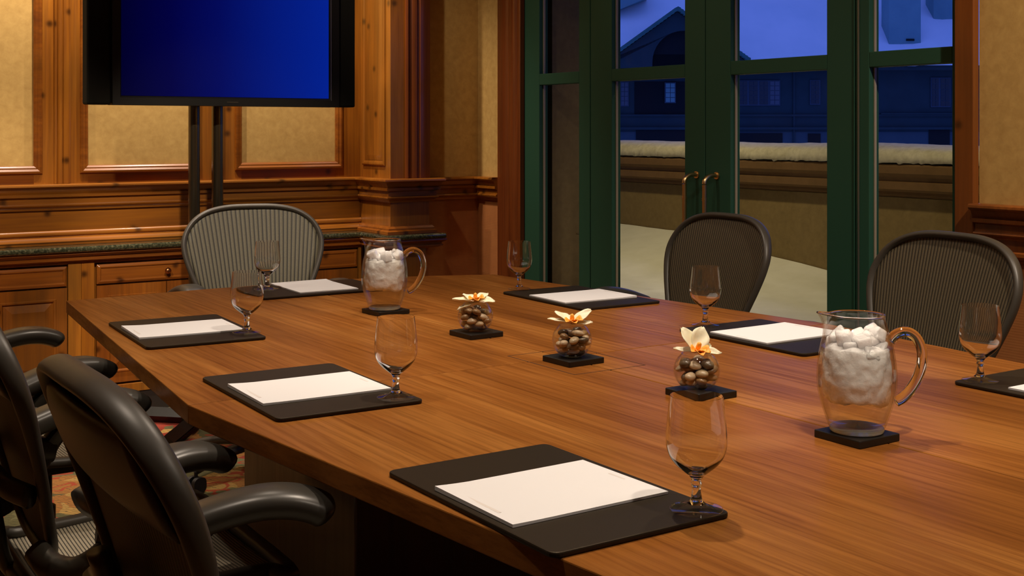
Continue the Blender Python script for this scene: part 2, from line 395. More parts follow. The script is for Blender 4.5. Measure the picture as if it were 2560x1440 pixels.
# flat pine frieze between counter and rail + base beads
bm = NB(); box(bm, -2.6, 2.779, 5.6, 5.6118, .762, .925)
rail_sweep(bm, [(-2.6, YB), (2.779, YB)], [(0, .828), (.008, .828), (.016, .823), (.019, .815), (.017, .806), (.010, .802), (.012, .798), (.024, .794), (.029, .786), (.030, .778), (.024, .772), (.024, .7625), (0, .7625)])
struct('trim_3', bm, M['pine_x'], 'flat pine frieze with beads above the granite counter', 'trim', smooth='auto')
# stiles and rails of the panelling
bm = NB()
for x0, x1 in ((-2.6, -1.9), (-.62, -.4), (1.2, 1.285), (1.352, 1.43), (1.915, 2.004), (2.051, 2.148), (2.645, 2.779)): box(bm, x0, x1, 5.598, 5.6118, 1.03, 2.75)
struct('trim_4', bm, M['pine_z'], 'upright pine stiles between the beige wall panels', 'trim')
bm = NB(); box(bm, -2.6, 2.779, 5.5985, 5.6119, 1.0335, 1.1); box(bm, -2.6, 2.779, 5.5985, 5.6119, 2.46, 2.75)
struct('trim_5', bm, M['cherry_x'], 'level pine rail under the beige wall panels', 'trim')
BEADP = [(0, 0), (0, .006), (.004, .012), (.012, .014), (.018, .010), (.021, .008), (.026, .009), (.031, .006), (.036, .0), (.036, -.01)]
tb = lambda u, v, h: (u, 5.598 - h, v)
bm = NB()
for x0, x1 in ((-.4, 1.235), (1.395, 1.945), (2.115, 2.68)): ring_frame(bm, tb, x0, x1, 1.077, 2.48, BEADP)
struct('trim_6', bm, M['cherry_x'], 'bead moulding framing the beige wall panels', 'trim', smooth='auto')
# fluted strips
bm = NB()
FL = [(0, 0), (0, .012), (.004, .016), (.008, .014), (.010, .008), (.013, .006), (.016, .012), (.020, .016), (.030, .016), (.033, .010), (.036, .010), (.039, .016), (.058, .016), (.062, .012), (.068, .010), (.068, 0)]
def strip(bm, x0, w, z0, z1, to3):
    k = w / .068; a = [bm.verts.new(to3(x0 + u * k, z0, h)) for u, h in FL]; b = [bm.verts.new(to3(x0 + u * k, z1, h)) for u, h in FL]
    for i in range(len(FL) - 1): bm.faces.new((a[i], a[i + 1], b[i + 1], b[i]))
strip(bm, 1.284, .069, 1.034, 2.75, tb); strip(bm, 2.003, .049, 1.034, 2.75, tb)
struct('trim_7', bm, M['pine_z'], 'fluted upright pine strips between the wall panels', 'trim', smooth='auto')
# pier
bm = NB(); box(bm, 2.78, 2.995, 5.27, 5.611, .79, 2.75); box(bm, 2.80, 2.99, 5.29, 5.611, 0, .73)
struct('wall_pier', bm, M['pine_z'], 'pine clad pier standing proud at the corner')
bm = NB(); tp = lambda u, v, h: (2.78 - h, u, v)
ring_frame(bm, tp, 5.32, 5.56, 1.095, 2.6, [(0, 0), (0, .007), (.006, .011), (.014, .010), (.020, .004), (.026, .004), (.026, -.003)])
ring_frame(bm, tp, 5.347, 5.533, 1.122, 2.57, [(0, 0), (.0, .004), (.022, .009), (.026, .009), (.026, 0)])
box(bm, 2.772, 2.779, 5.372, 5.508, 1.147, 2.55)
tf = lambda u, v, h: (u, 5.27 - h, v)
struct('trim_8', bm, M['pine_z'], 'raised panel on the bright side of the pier', 'trim', smooth='auto')
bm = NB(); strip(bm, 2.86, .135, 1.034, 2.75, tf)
struct('trim_9', bm, M['casing'], 'fluted moulding on the pier front, its shade put into the dark stain', 'trim', smooth='auto')  # shade of the pier front is put into the casing colour
bm = NB(); rail_sweep(bm, [(2.78, 5.6), (2.78, 5.27), (2.995, 5.27), (2.995, 5.35)], [(0, .80), (.012, .80), (.02, .79), (.02, .782), (.03, .776), (.03, .7625), (0, .7625)])
struct('trim_10', bm, M['cherry_x'], 'bead around the foot of the pier on the counter', 'trim', smooth='auto')
# moulding under the granite
bm = NB(); rail_sweep(bm, [(-2.6, 5.525), (2.755, 5.525), (2.755, 5.25), (3.03, 5.25), (3.03, 5.35)], [(0, .7345), (.035, .7345), (.036, .728), (.030, .722), (.018, .716), (.016, .708), (.022, .706), (.022, .699), (.008, .694), (0, .69)])
struct('trim_11', bm, M['cherry_x'], 'stepped pine moulding under the granite counter', 'trim', smooth='auto')
# casings of the door opening
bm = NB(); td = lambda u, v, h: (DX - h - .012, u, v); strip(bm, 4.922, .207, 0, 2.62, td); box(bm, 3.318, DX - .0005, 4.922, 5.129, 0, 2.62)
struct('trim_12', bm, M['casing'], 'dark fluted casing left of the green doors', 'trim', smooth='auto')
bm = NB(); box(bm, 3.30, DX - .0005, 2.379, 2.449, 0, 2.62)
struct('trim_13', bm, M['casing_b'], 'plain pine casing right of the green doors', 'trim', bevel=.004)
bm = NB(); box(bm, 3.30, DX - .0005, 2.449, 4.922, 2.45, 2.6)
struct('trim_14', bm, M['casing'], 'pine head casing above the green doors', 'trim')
# baseboard
bm = NB(); box(bm, -2.6, 3.0, 5.53, 5.61, 0, .09); struct('baseboard_back', bm, M['toe'], 'dark toe kick under the base cabinets', 'baseboard')

# ------------------------------------------------------------------ granite counter
bm = NB()
poly = [(-2.6, 5.598), (-2.6, 5.475), (2.725, 5.475), (2.725, 5.20), (3.06, 5.20), (3.06, 5.345), (2.998, 5.345), (2.998, 5.266), (2.776, 5.266), (2.776, 5.598)]
prism(bm, [(x, y) for x, y in poly], .736, .7615)
tag(obj('granite_countertop', bm, M['granite'], bevel=.010, seg=4), 'long dark green granite countertop over the pine base cabinets', 'countertop')

# ------------------------------------------------------------------ base cabinets
KN = NB(); lathe(KN, [(0, -.0), (.007, 0), (.007, .012), (.011, .016), (.0145, .022), (.013, .029), (.006, .033), (0, .033)], 20)
KM = bpy.data.meshes.new('knob'); KN.to_mesh(KM); KN.free(); KM.materials.append(M['brass_knob']); KM.polygons.foreach_set('use_smooth', [True] * len(KM.polygons))
def knob(x, y, z, parent):
    o = bpy.data.objects.new('knob', KM); C.objects.link(o); o.parent = parent; o.location = (x, y, z); o.rotation_euler = (R(90), 0, 0)
    o['label'] = 'round copper knob'; return o
def panelled(bm, x0, x1, z0, z1, yf, m=.028, deep=.012):
    """a front slab with a sunk moulded field; yf = front plane"""
    box(bm, x0, x1, yf + .006, yf + .018, z0, z1)
    t = lambda u, v, h: (u, yf + .006 - h, v)
    ring_frame(bm, t, x0, x1, z0, z1, [(0, 0), (0, .006), (m, .006), (m + .004, .010), (m + .010, .009), (m + .014, .002), (m + .014, 0)])
    # bevelled raised field
    a, b = m + .018, m + .05
    if x1 - x0 > 2 * b and z1 - z0 > 2 * b:
        o = [(x0 + a, z0 + a), (x1 - a, z0 + a), (x1 - a, z1 - a), (x0 + a, z1 - a)]; i = [(x0 + b, z0 + b), (x1 - b, z0 + b), (x1 - b, z1 - b), (x0 + b, z1 - b)]
        ov = [bm.verts.new(t(u, v, .0005)) for u, v in o]; iv = [bm.verts.new(t(u, v, .009)) for u, v in i]
        for k in range(4): bm.faces.new((ov[k], ov[(k + 1) % 4], iv[(k + 1) % 4], iv[k]))
        bm.faces.new(iv)
def cabinet(x0, x1, dx0, dx1, label):
    t = thing('base_cabinet', label, 'cabinet', (x0, 5.56, 0), 0, 'pine base cabinets under the granite counter')
    ox = -x0
    bm = NB(); Y0, Y1 = -.035, .045
    box(bm, 0, x1 - x0, -.008, Y1, .092, .69)
    for a, b, c, d in ((0, dx0 - x0, .092, .69), (dx1 - x0, x1 - x0, .092, .69), (dx0 - x0, dx1 - x0, .682, .69), (dx0 - x0, dx1 - x0, .092, .13)): box(bm, a, b, Y0, -.0085, c, d)
    obj('cabinet_body', bm, M['pine_z'], t, bevel=.002)
    w0, w1 = dx0 - x0 + .012, dx1 - x0 - .004
    bm = NB(); box(bm, w0, w1, -.027, -.010, .585, .672)
    ring_frame(bm, lambda u, v, h: (u, -.027 - h, v), w0, w1, .585, .672, [(0, 0), (.010, .006), (.014, .006), (.018, .002), (.018, 0)])
    d = obj('drawer', bm, M['cherry_x'], t, bevel=.002); knob((w0 + w1) / 2, -.030, .628, d)
    mid = (w0 + w1) / 2
    for a, b, kx in ((w0, mid - .002, mid - .03), (mid + .002, w1, mid + .03)):
        bm = NB(); panelled(bm, a, b, .14, .578, -.030, .045)
        d = obj('door', bm, M['cherry_z'], t); knob(kx, -.030, .515, d)
    return t
cabinet(.61, 1.384, .66, 1.328, 'pine base cabinet at the left edge, its door seen beside the chair arms')
cabinet(1.3845, 2.135, 1.44, 2.08, 'pine base cabinet below the television, one long drawer over two doors')
cabinet(2.1355, 2.75, 2.19, 2.735, 'pine base cabinet between the end chair and the pier, mostly behind the far pitcher')

# ------------------------------------------------------------------ doors and sidelights
GX0, GX1 = DX, DX + .05
def leaf(name, y0, y1, gy0, gy1, label, cat, bars=True, zt=2.40):
    t = thing(name, label, cat, (0, 0, 0), 0, None, 'structure')
    fr = NB()
    box(fr, GX0, GX1, y0, gy0, .01, zt); box(fr, GX0, GX1, gy1, y1, .01, zt)
    for z0, z1 in ((.01, .24), (1.485, 1.538), (1.935, zt)): box(fr, GX0, GX1, gy0, gy1, z0, z1)  # unseen solid head panel added to cut the blue skylight
    obj('frame', fr, M['green_paint'], t, bevel=.0025)
    for z0, z1 in ((.24, 1.485), (1.538, 1.935)):
        bm = NB(); e = .0005
        a = .012
        box(bm, GX0 + .022, GX0 + .033, gy1 - a * .35, gy1 - e, z0 + e, z1 - e)
        box(bm, GX0 + .022, GX0 + .033, gy0 + e, gy0 + .005, z0 + e, z1 - e)
        obj('glazing_bead', bm, M['bead'], t)
        bm = NB(); box(bm, GX0 + .034, GX0 + .038, gy0 + .001, gy1 - .001, z0 + .001, z1 - .001)
        obj('glass_pane', bm, M['pane'], t)
    return t
def handle(y, parent, dirn):
    bm = NB(); x = DX - .067; zt, zb = 1.090, .70
    tube(bm, catmull([(DX, y, zt), (DX - .03, y, zt + .001), (DX - .052, y, zt - .006), (x, y, zt - .024), (x, y, zt - .06), (x, y, .9), (x, y, zb + .06), (x, y, zb + .024), (DX - .052, y, zb + .006), (DX, y, zb)], 6), .0085, 14)
    for zz in (zt - .09, zt - .096, zb + .1): tube(bm, [(x, y, zz), (x, y, zz + .003)], .0105, 14)
    tube(bm, [(DX + .0, y, zt), (DX - .006, y, zt)], .014, 14)
    o = obj('handle', bm, M['brass'], parent, smooth='auto'); o['label'] = 'tall brass pull handle'; return o
d1 = leaf('door_1', 3.6355, 4.39, 3.756, 4.236, 'dark green glazed door leaf with a brass pull, left of the pair', 'door')
d2 = leaf('door_2', 2.878, 3.6325, 3.002, 3.490, 'dark green glazed door leaf with a brass pull, right of the pair', 'door')
handle(3.682, d1, 1); handle(3.565, d2, -1)
leaf('window_1', 4.395, 4.92, 4.478, 4.795, 'narrow green sidelight between the fluted casing and the doors', 'window')
leaf('window_2', 2.452, 2.872, 2.479, 2.812, 'narrow green sidelight beside the plain pine casing', 'window')
bm = NB(); box(bm, DX, DX + .1, 2.449, 4.922, 2.402, 2.419)
box(bm, DX - .004, DX + .02, 2.8735, 2.8765, 0, 2.4)
struct('trim_15', bm, M['green_paint'], 'green head and stop of the door frame', 'trim')
bm = NB(); box(bm, DX - .006, DX + .004, 2.8545, 2.8575, .01, 2.4)
struct('trim_16', bm, M['silver'], 'thin metal weather strip on the right door post', 'trim')
# thick wall edges of the opening
bm = NB(); box(bm, 3.452, 3.62, -2.3, 2.43, 0, 2.85); box(bm, 3.452, 3.62, 2.43, 4.86, 2.33, 2.85); box(bm, 3.452, 3.81, 4.86, 8.2, 0, 2.85)
for z in (.756,): box(bm, 3.6, 3.812, 4.855, 4.9, z, z + .004)
struct('wall_exterior', bm, M['stucco'], 'tan stucco outside wall seen through the narrow sidelight')

# ------------------------------------------------------------------ terrace
bm = NB(); box(bm, 3.46, 5.5, -2.3, 12, -.1, 0); struct('floor_terrace', bm, M['stucco'], 'terrace slab under the snow', 'floor')
bm = NB(); box(bm, 5.02, 5.3, -2.3, 12, .001, .93)
struct('wall_parapet', bm, M['stucco'], 'tan stucco parapet around the snowy terrace')
bm = NB(); rail_sweep(bm, [(5.02, 12), (5.02, -2.3)], [(0, 1.10), (.10, 1.10), (.11, 1.09), (.11, 1.055), (.08, 1.035), (.075, 1.015), (.085, 1.01), (.085, .975), (.05, .968), (.03, .960), (.03, .945), (0, .94)])
box(bm, 5.02, 5.36, -2.3, 12, .932, 1.10)
struct('trim_17', bm, M['cornice'], 'brown moulded cornice on top of the parapet', 'trim', smooth='auto')
bm = NB(); box(bm, 3.62, 5.65, -2.3, 12, 2.33, 2.8); box(bm, 3.62, 5.65, 12.01, 12.2, 0, 2.8); box(bm, 3.62, 5.65, -2.5, -2.31, 0, 2.8)  # added cover and ends, out of view, block the sky
struct('ceiling_terrace_added', bm, M['stucco'], 'unseen soffit and end walls added to keep skylight off the terrace', 'ceiling')
# snow on the cap
def snow_strip():
    bm = NB(); ny = 900; prof = []
    for j in range(ny + 1):
        y = -2.3 + 14.3 * j / ny; ring = []
        for k in range(13):
            a = pi * k / 12
            x = 5.13 - .225 * cos(a) * (1 - .06 * noise.noise((y * 3, k * .4, 1)))
            z = 1.101 + (.098 + .008 * noise.noise((y * 1.5, 0, 4))) * (abs(sin(a)) ** .42)
            if k in (0, 12): z = 1.102 - .0 * max(0, noise.noise((y * 22, 3, k))) ; x += .008 * noise.noise((y * 30, 9, k))
            x += .006 * noise.noise((y * 12, k * .5, 7)) + .006 * noise.noise((y * 45, k * 1.3, 3)) * (k < 5); z += .003 * noise.noise((y * 14, k * .5, 2)) - (.014 * max(0, noise.noise((y * 38, 1, k))) if k in (0, 1) else 0) + (.006 if k == 0 else 0)
            ring.append(bm.verts.new((x, y, z)))
        prof.append(ring)
    for a, b in zip(prof, prof[1:]):
        for k in range(12): bm.faces.new((a[k], a[k + 1], b[k + 1], b[k]))
        bm.faces.new((a[0], b[0], b[12], a[12]))
    return bm
tag(obj('parapet_snow', snow_strip(), M['snow_cap'], smooth=True), 'thick lip of snow lying along the top of the parapet', 'snow', kind='stuff')
bm = NB(); nx, ny = 24, 150; g = []
for i in range(nx + 1):
    row = []
    for j in range(ny + 1):
        y = -2.2 + 14 * j / ny; xa = 3.63 if y < 4.80 else 3.82; x = xa + (5.015 - xa) * i / nx
        wall = .53 + .06 * (y - 4.5) + .03 * sin(y * 1.3)
        if y > 5.3: wall = min(wall, .60) + .05
        f = (i / nx); z = (.40 + .01 * y) * (1 - f) + wall * f - .05 * sin(pi * f)
        z += .012 * noise.noise((x * 3, y * 2, 0)) + .003 * noise.noise((x * 16, y * 16, 3))
        row.append(bm.verts.new((x, y, z)))
    g.append(row)
for i in range(nx):
    for j in range(ny): bm.faces.new((g[i][j], g[i + 1][j], g[i + 1][j + 1], g[i][j + 1]))
tag(obj('terrace_snow', bm, M['snow'], smooth=True), 'deep drifted snow covering the terrace floor outside the doors', 'snow', kind='stuff')

# ------------------------------------------------------------------ far house
T = 60.
bld = thing('snowy_house', 'dark house with a snow covered roof far beyond the terrace', 'house', world_of(1280, 325, T) - Vector((0, 0, 1.27)), R(-33.5))
def lx(px, t=T): return (px - 1280) / 3050 * t
def lz(py, t=T): return 1.27 - (py - 325) * t / 3050
def fbox(bm, px0, px1, py0, py1, d0, d1):
    box(bm, lx(px0), lx(px1), d0, d1, lz(py1), lz(py0))
bm = NB(); fbox(bm, 1180, 2700, 168, 330, 0, 8)
fbox(bm, 1180, 2700, 286, 291, -.12, 0); fbox(bm, 1180, 2700, 318, 324, -.18, 0); fbox(bm, 1982, 1987, 168, 360, -.08, 0); fbox(bm, 2200, 2700, 283, 286, -.2, 0)
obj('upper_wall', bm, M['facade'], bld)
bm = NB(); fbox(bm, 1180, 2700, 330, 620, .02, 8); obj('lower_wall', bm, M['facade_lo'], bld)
for a, b, c, d in ((1590, 1720, 326, 420), (1845, 1956, 333, 400), (2020, 2051, 334, 400), (2322, 2374, 322, 400)): bm = NB(); fbox(bm, a, b, c, d, -.03, .3); obj('lower_opening', bm, M['void_shade'], bld)
bm = NB(); fbox(bm, 1586, 1715, 204, 286, -.02, .2); obj('balcony_recess', bm, M['void_shade'], bld)
def win(px0, px1, py0, py1, mat, nx=3, nz=4, d=-.06):
    bm = NB(); fbox(bm, px0 - 2, px1 + 2, py0 - 2, py1 + 2, d, .1); f = obj('window', bm, M['far_frame'], bld)
    bm = NB(); w = (px1 - px0) / nx; h = (py1 - py0) / nz
    for i in range(nx):
        for j in range(nz): fbox(bm, px0 + i * w + .7, px0 + (i + 1) * w - .7, py0 + j * h + .7, py0 + (j + 1) * h - .7, d - .02, d)
    obj('pane', bm, mat, f)
FP, FD = M['far_pane'], M['far_pane_dark']
win(1533, 1548, 206, 264, FP, 2, 5); win(1552, 1570, 206, 264, FP, 2, 5); win(1663, 1687, 208, 256, M['chimney'], 2, 4, -.1)  # last window is lit: its glow is put into a pale slate colour
for a in (1846, 1872, 1898): win(a, a + 22, 203, 262, FD, 2, 5)
win(1924, 1948, 203, 262, FP, 2, 5); win(2026, 2048, 202, 260, FD, 2, 5); win(2328, 2346, 196, 266, FD, 2, 5); win(2350, 2374, 196, 266, FD, 2, 5)
# roof: eave strip and snow plane
bm = NB(); fbox(bm, 1180, 2700, 163, 176, -.9, .2); obj('eave', bm, M['facade'], bld)
bm = NB(); nx, nz = 90, 40; g = []
for j in range(nz + 1):
    row = []
    for i in range(nx + 1):
        x = lx(1150) + (lx(2750) - lx(1150)) * i / nx; f = j / nz; y = -1.1 + 17 * f; z = lz(160) + 12.5 * f
        e = max(0, 1 - j / 3)
        z += .22 * noise.noise((x * .35, y * .3, 0)) + .05 * noise.noise((x * 1.4, y * 1.2, 5)) + (.10 * noise.noise((x * .8, 2, 2)) - .05) * e
        row.append(bm.verts.new((x, y, z)))
    g.append(row)
for i in range(nx):
    for j in range(nz): bm.faces.new((g[j][i], g[j][i + 1], g[j + 1][i + 1], g[j + 1][i]))
low = [bm.verts.new((v.co.x, -1.05, lz(166))) for v in g[0]]
for i in range(nx): bm.faces.new((low[i], low[i + 1], g[0][i + 1], g[0][i]))
o = obj('roof_snow', bm, M['snow_roof'], bld, smooth=True); o['label'] = 'snow blanket on the roof'
# gable dormer
A = (lx(1675), lz(31)); slope = .72; hw = 4.1
bm = NB(); d0 = -2.6
arch = []; acx, acz, ar = lx(1692), lz(163), 1.50
def gz(x): return A[1] - .22 - slope * abs(x - A[0])
xs = [A[0] - hw, A[0] + hw]
pts = [(A[0] - hw, gz(A[0] - hw)), (A[0], A[1] - .22), (A[0] + 3.3, gz(A[0] + 3.3)), (A[0] + 3.3, lz(176)), (acx + ar, lz(176)), (acx + ar, acz)] + \
      [(acx + ar * cos(R(a)), acz + ar * sin(R(a))) for a in range(10, 180, 10)] + [(acx - ar, acz), (acx - ar, lz(176)), (A[0] - hw, lz(176))]
va = [bm.verts.new((x, d0, z)) for x, z in pts]; vb = [bm.verts.new((x, d0 + .35, z)) for x, z in pts]
bm.faces.new(va); bm.faces.new(list(reversed(vb)))
for i in range(len(pts)): bm.faces.new((va[i], va[(i + 1) % len(pts)], vb[(i + 1) % len(pts)], vb[i]))
obj('gable_wall', bm, M['facade'], bld)
bm = NB(); box(bm, A[0] - 2.6, A[0] + 3.0, d0 + .36, d0 + .4, lz(176), A[1] - 2.2); box(bm, acx - ar, acx + ar, d0 + .36, d0 + .4, lz(176), acz + ar + .02); obj('arch_recess', bm, M['void_shade'], bld)
bm = NB(); fbox(bm, 1706, 1713, 100, 290, d0 + .02, d0 + .2); obj('post', bm, M['facade_lo'], bld)
bm = NB(); th = .2
for s in (-1, 1):
    n = 26
    for i in range(n):
        hs = hw + .35 if s < 0 else 3.4; a0, a1 = i / n * hs, (i + 1) / n * hs
        z0, z1 = A[1] - slope * a0, A[1] - slope * a1
        x0, x1 = A[0] + s * a0, A[0] + s * a1; l = .035
        q = [(x0, d0 - .35, z0 + .0), (x1, d0 - .35, z1 + l), (x1, d0 + 5, z1 + l), (x0, d0 + 5, z0)]
        a = [bm.verts.new(p) for p in q]; b = [bm.verts.new((p[0], p[1], p[2] - th)) for p in q]
        bm.faces.new(a); bm.faces.new(list(reversed(b)))
        for k in range(4): bm.faces.new((a[k], a[(k + 1) % 4], b[(k + 1) % 4], b[k]))
obj('gable_roof', bm, M['shingle'], bld)
bm = NB(); box(bm, A[0] - hw, A[0] + 3.3, d0 + .4, .0, lz(178), lz(172)); obj('balcony_slab', bm, M['facade'], bld)
# upper dormer eave at the top left, chimneys
bm = NB(); q = [(lx(1490), lz(24)), (lx(1535), lz(30)), (lx(1625), lz(-8)), (lx(1625), lz(-60)), (lx(1490), lz(-60))]
# placed further back on the roof
a = [bm.verts.new((x * 1.035, 1.9, (z - 1.27) * 1.035 + 1.27)) for x, z in q]; b = [bm.verts.new((x * 1.035, 4.5, (z - 1.27) * 1.035 + 1.27)) for x, z in q]
bm.faces.new(a); bm.faces.new(list(reversed(b)))
for k in range(5): bm.faces.new((a[k], a[(k + 1) % 5], b[(k + 1) % 5], b[k]))
obj('upper_dormer', bm, M['chimney'], bld)
def chim(px0, px1, py, d):
    k = (T + d) / T; bm = NB(); box(bm, lx(px0) * k, lx(px1) * k, d, d + 1.2, (lz(py + 18) - 1.27) * k + 1.27 - .6, 14)
    obj('chimney', bm, M['chimney'], bld)
chim(2222, 2302, 108, .25); chim(2334, 2402, 34, 2.2)
bm = NB(); k = (T + .2) / T; fx = lambda p: lx(p) * k
box(bm, fx(2266), fx(2286), .19, .25, (lz(102) - 1.27) * k + 1.27, (lz(97) - 1.27) * k + 1.27); obj('chimney_cleanout', bm, M['void_shade'], bld)

# ------------------------------------------------------------------ television on its stand
tv = thing('television', 'flat black television with side speakers and a blue screen', 'television', (1.8685, 5.0, 0))
X = lambda x: x - 1.8685
bm = NB(); box(bm, X(1.372), X(2.372), -.002, .09, 1.372, 1.985); obj('casing', bm, M['tv_black'], tv, bevel=.008)
for n, a, b in (('speaker', 1.275, 1.3705), ('speaker', 2.3735, 2.462)):
    bm = NB(); box(bm, X(a), X(b), .006, .08, 1.3725, 1.985); obj(n, bm, M['tv_side'], tv, bevel=.008)
bm = NB(); ring_frame(bm, lambda u, v, h: (u, -.002 - h, v), X(1.372), X(2.372), 1.372, 1.985, [(0, 0), (0, .010), (.030, .010), (.037, .002), (.037, -.001)]); obj('bezel', bm, M['tv_black'], tv)
bm = NB(); box(bm, X(1.406), X(2.324), -.006, -.0025, 1.410, 1.930)
sc = obj('screen', bm, M['screen'], tv); sc['label'] = 'blue lit screen'
bm = NB(); box(bm, X(2.333), X(2.3345), -.0135, -.003, 1.40, 1.96); obj('silver_strip', bm, M['silver'], tv)
bm = NB(); box(bm, X(1.85), X(1.90), -.0135, -.0115, 1.386, 1.390); obj('badge', bm, plain('badge grey', (.06, .055, .045), .3, .5), tv)
st = thing('television_stand', 'black two pole floor stand holding up the television', 'stand', (1.808, 5.13, 0))
for a in (-.052, .052):
    bm = NB(); tube(bm, [(a, 0, .03), (a, 0, 1.75)], .0235, 24); obj('pole', bm, M['pole'], st, smooth='auto')
bm = NB(); box(bm, -.14, .14, -.036, -.0245, 1.50, 1.74); obj('mount_plate', bm, M['black_metal'], st)
for sx in (-1, 1):
    for sy, l in ((-1, .36), (1, .16)):
        bm = NB(); a = Vector((sx * .05, sy * .02, .035)); b = Vector((sx * .29, sy * l if sy < 0 else .26, .035))
        tube(bm, [a, b], lambda t: (.032, .033), 4); obj('foot', bm, M['black_metal'], st)

# ------------------------------------------------------------------ conference table
TZ = .75; TH = .037; YC = 2.262; XC = 1.638
def half(y): return .875 - (.098 * (y - YC) if y > YC else .055 * (YC - y))
tab = thing('conference_table', 'long boat shaped walnut conference table in the middle of the room', 'table', (XC, YC, 0))
Y_END = 3.868
def panel(sx, sy):
    bm = NB(); n = 24; L_ = 1.585 if sx < 0 else 1.435; g = .0011; lc = 1.62
    top = []
    for i in range(n + 1):
        y = g + (L_ - g) * i / n; top.append((sx * half(YC + y), sy * y))
    # end is slightly bowed
    end = []
    xe = half(YC + L_)
    for i in range(1, 13):
        x = xe - (xe - g) * i / 12; end.append((sx * x, sy * (L_ + (lc - L_) * (1 - (x / xe) ** 2))))
    poly = [(sx * g, sy * g)] + top + end
    if sx * sy < 0: poly.reverse()
    prism(bm, poly, TZ - TH, TZ)
    return obj('tabletop_panel', bm, M['walnut'], tab, bevel=.0022, seg=2)
for sx in (-1, 1):
    for sy in (-1, 1): panel(sx, sy)
bm = NB(); hx, hy = .098, .13
for a, b, c, d in ((-hx, hx, -hy, -hy + .0022), (-hx, hx, hy - .0022, hy), (-hx, -hx + .0022, -hy, hy), (hx - .0022, hx, -hy, hy)): box(bm, a, b, c - .045, d - .045, TZ - .002, TZ + .0003)
o = obj('cable_hatch', bm, M['groove'], tab); o['label'] = 'thin dark outline of the cable hatch'
bm = NB(); box(bm, -.578, .578, -.105, .484, .0, TZ - TH - .001)
obj('pedestal', bm, M['ped'], tab, bevel=.004)
for y0 in (-1.2, 1.05):
    bm = NB(); box(bm, -.06, .06, y0, y0 + .10, .0, TZ - TH - .001); obj('leg', bm, M['black_metal'], tab, bevel=.004)

# ------------------------------------------------------------------ place settings
PADX, PADY = .147, .217
def pad(x, y, rz, label, flip=False):
    w, h = (PADX, PADY)
    bm = NB(); prism(bm, rrect(-w, w, -h, h, .014), 0, .0075)
    o = obj('desk_pad', bm, M['black_leather'], bevel=.0022); o.location = (x, y, TZ + .0003); o.rotation_euler = (0, 0, R(rz))
    tag(o, label, 'desk pad', 'black leather desk pads around the table')
    return o
def sheet(x, y, rz, label, sgn=1, curl=.006):
    t = thing('notepad', label, 'notepad', (x, y, TZ + .0082), R(rz), 'white notepads on the desk pads')
    bm = NB(); a, b = .132, .099; n = 14; g = {}; th = .0035
    for k in (0, 1):
        for i in range(n + 1):
            for j in range(n + 1):
                u, v = -1 + 2 * i / n, -1 + 2 * j / n
                lift = curl * max(0, -u - .55) ** 1.5 * (1 + .5 * v) if k else 0
                g[k, i, j] = bm.verts.new((a * u, b * v, (th if k else 0) + lift))
    for i in range(n):
        for j in range(n):
            bm.faces.new((g[1, i, j], g[1, i + 1, j], g[1, i + 1, j + 1], g[1, i, j + 1])); bm.faces.new((g[0, i, j], g[0, i, j + 1], g[0, i + 1, j + 1], g[0, i + 1, j]))
    for i in range(n):
        for j, s in ((0, 1), (n, -1)):
            bm.faces.new((g[0, i, j], g[0, i + 1, j], g[1, i + 1, j], g[1, i, j]))
            bm.faces.new((g[0, j, i], g[0, j, i + 1], g[1, j, i + 1], g[1, j, i]))
    obj('paper', bm, M['paper'], t, smooth='auto')
    bm = NB(); box(bm, -.122, -.117, -.05, .05, th + .0012, th + .0014); obj('printed_line', bm, M['print'], t)['label'] = 'faint grey printed line'
    bm = NB(); box(bm, .117, .121, -.018, .018, th, th + .0002); obj('printed_header', bm, M['print'], t)['label'] = 'short faint grey printed mark'
    return t
pad(1.002, 1.418, 0, 'black desk pad nearest the camera, under the largest white notepad')
sheet(.998, 1.408, .5, 'white notepad nearest the camera, on the closest desk pad')
pad(1.000, 2.246, -1.5, 'black desk pad second along the near side, beside the table seam')
sheet(.999, 2.238, -1.5, 'white notepad second along the near side, beside the table seam')
pad(1.030, 3.083, -3.5, 'black desk pad third along the near side, close to the table corner')
sheet(1.024, 3.081, -3.5, 'white notepad third along the near side, close to the table corner')
pad(1.640, 3.665, -91, 'black desk pad at the head of the table below the television')
sheet(1.658, 3.677, -92, 'white notepad at the head of the table below the television')
pad(2.250, 3.023, 179, 'black desk pad across the table in front of the green doors')
sheet(2.249, 3.004, 178, 'white notepad across the table in front of the green doors')
pad(2.243, 2.175, 180, 'black desk pad across the table in front of the chair by the brass handles')
sheet(2.247, 2.191, 180, 'white notepad across the table in front of the chair by the brass handles')
pad(2.272, 1.365, 180, 'black desk pad cut off by the right edge of the picture')
sheet(2.28, 1.37, 180, 'white notepad showing only its corner at the right edge of the picture')

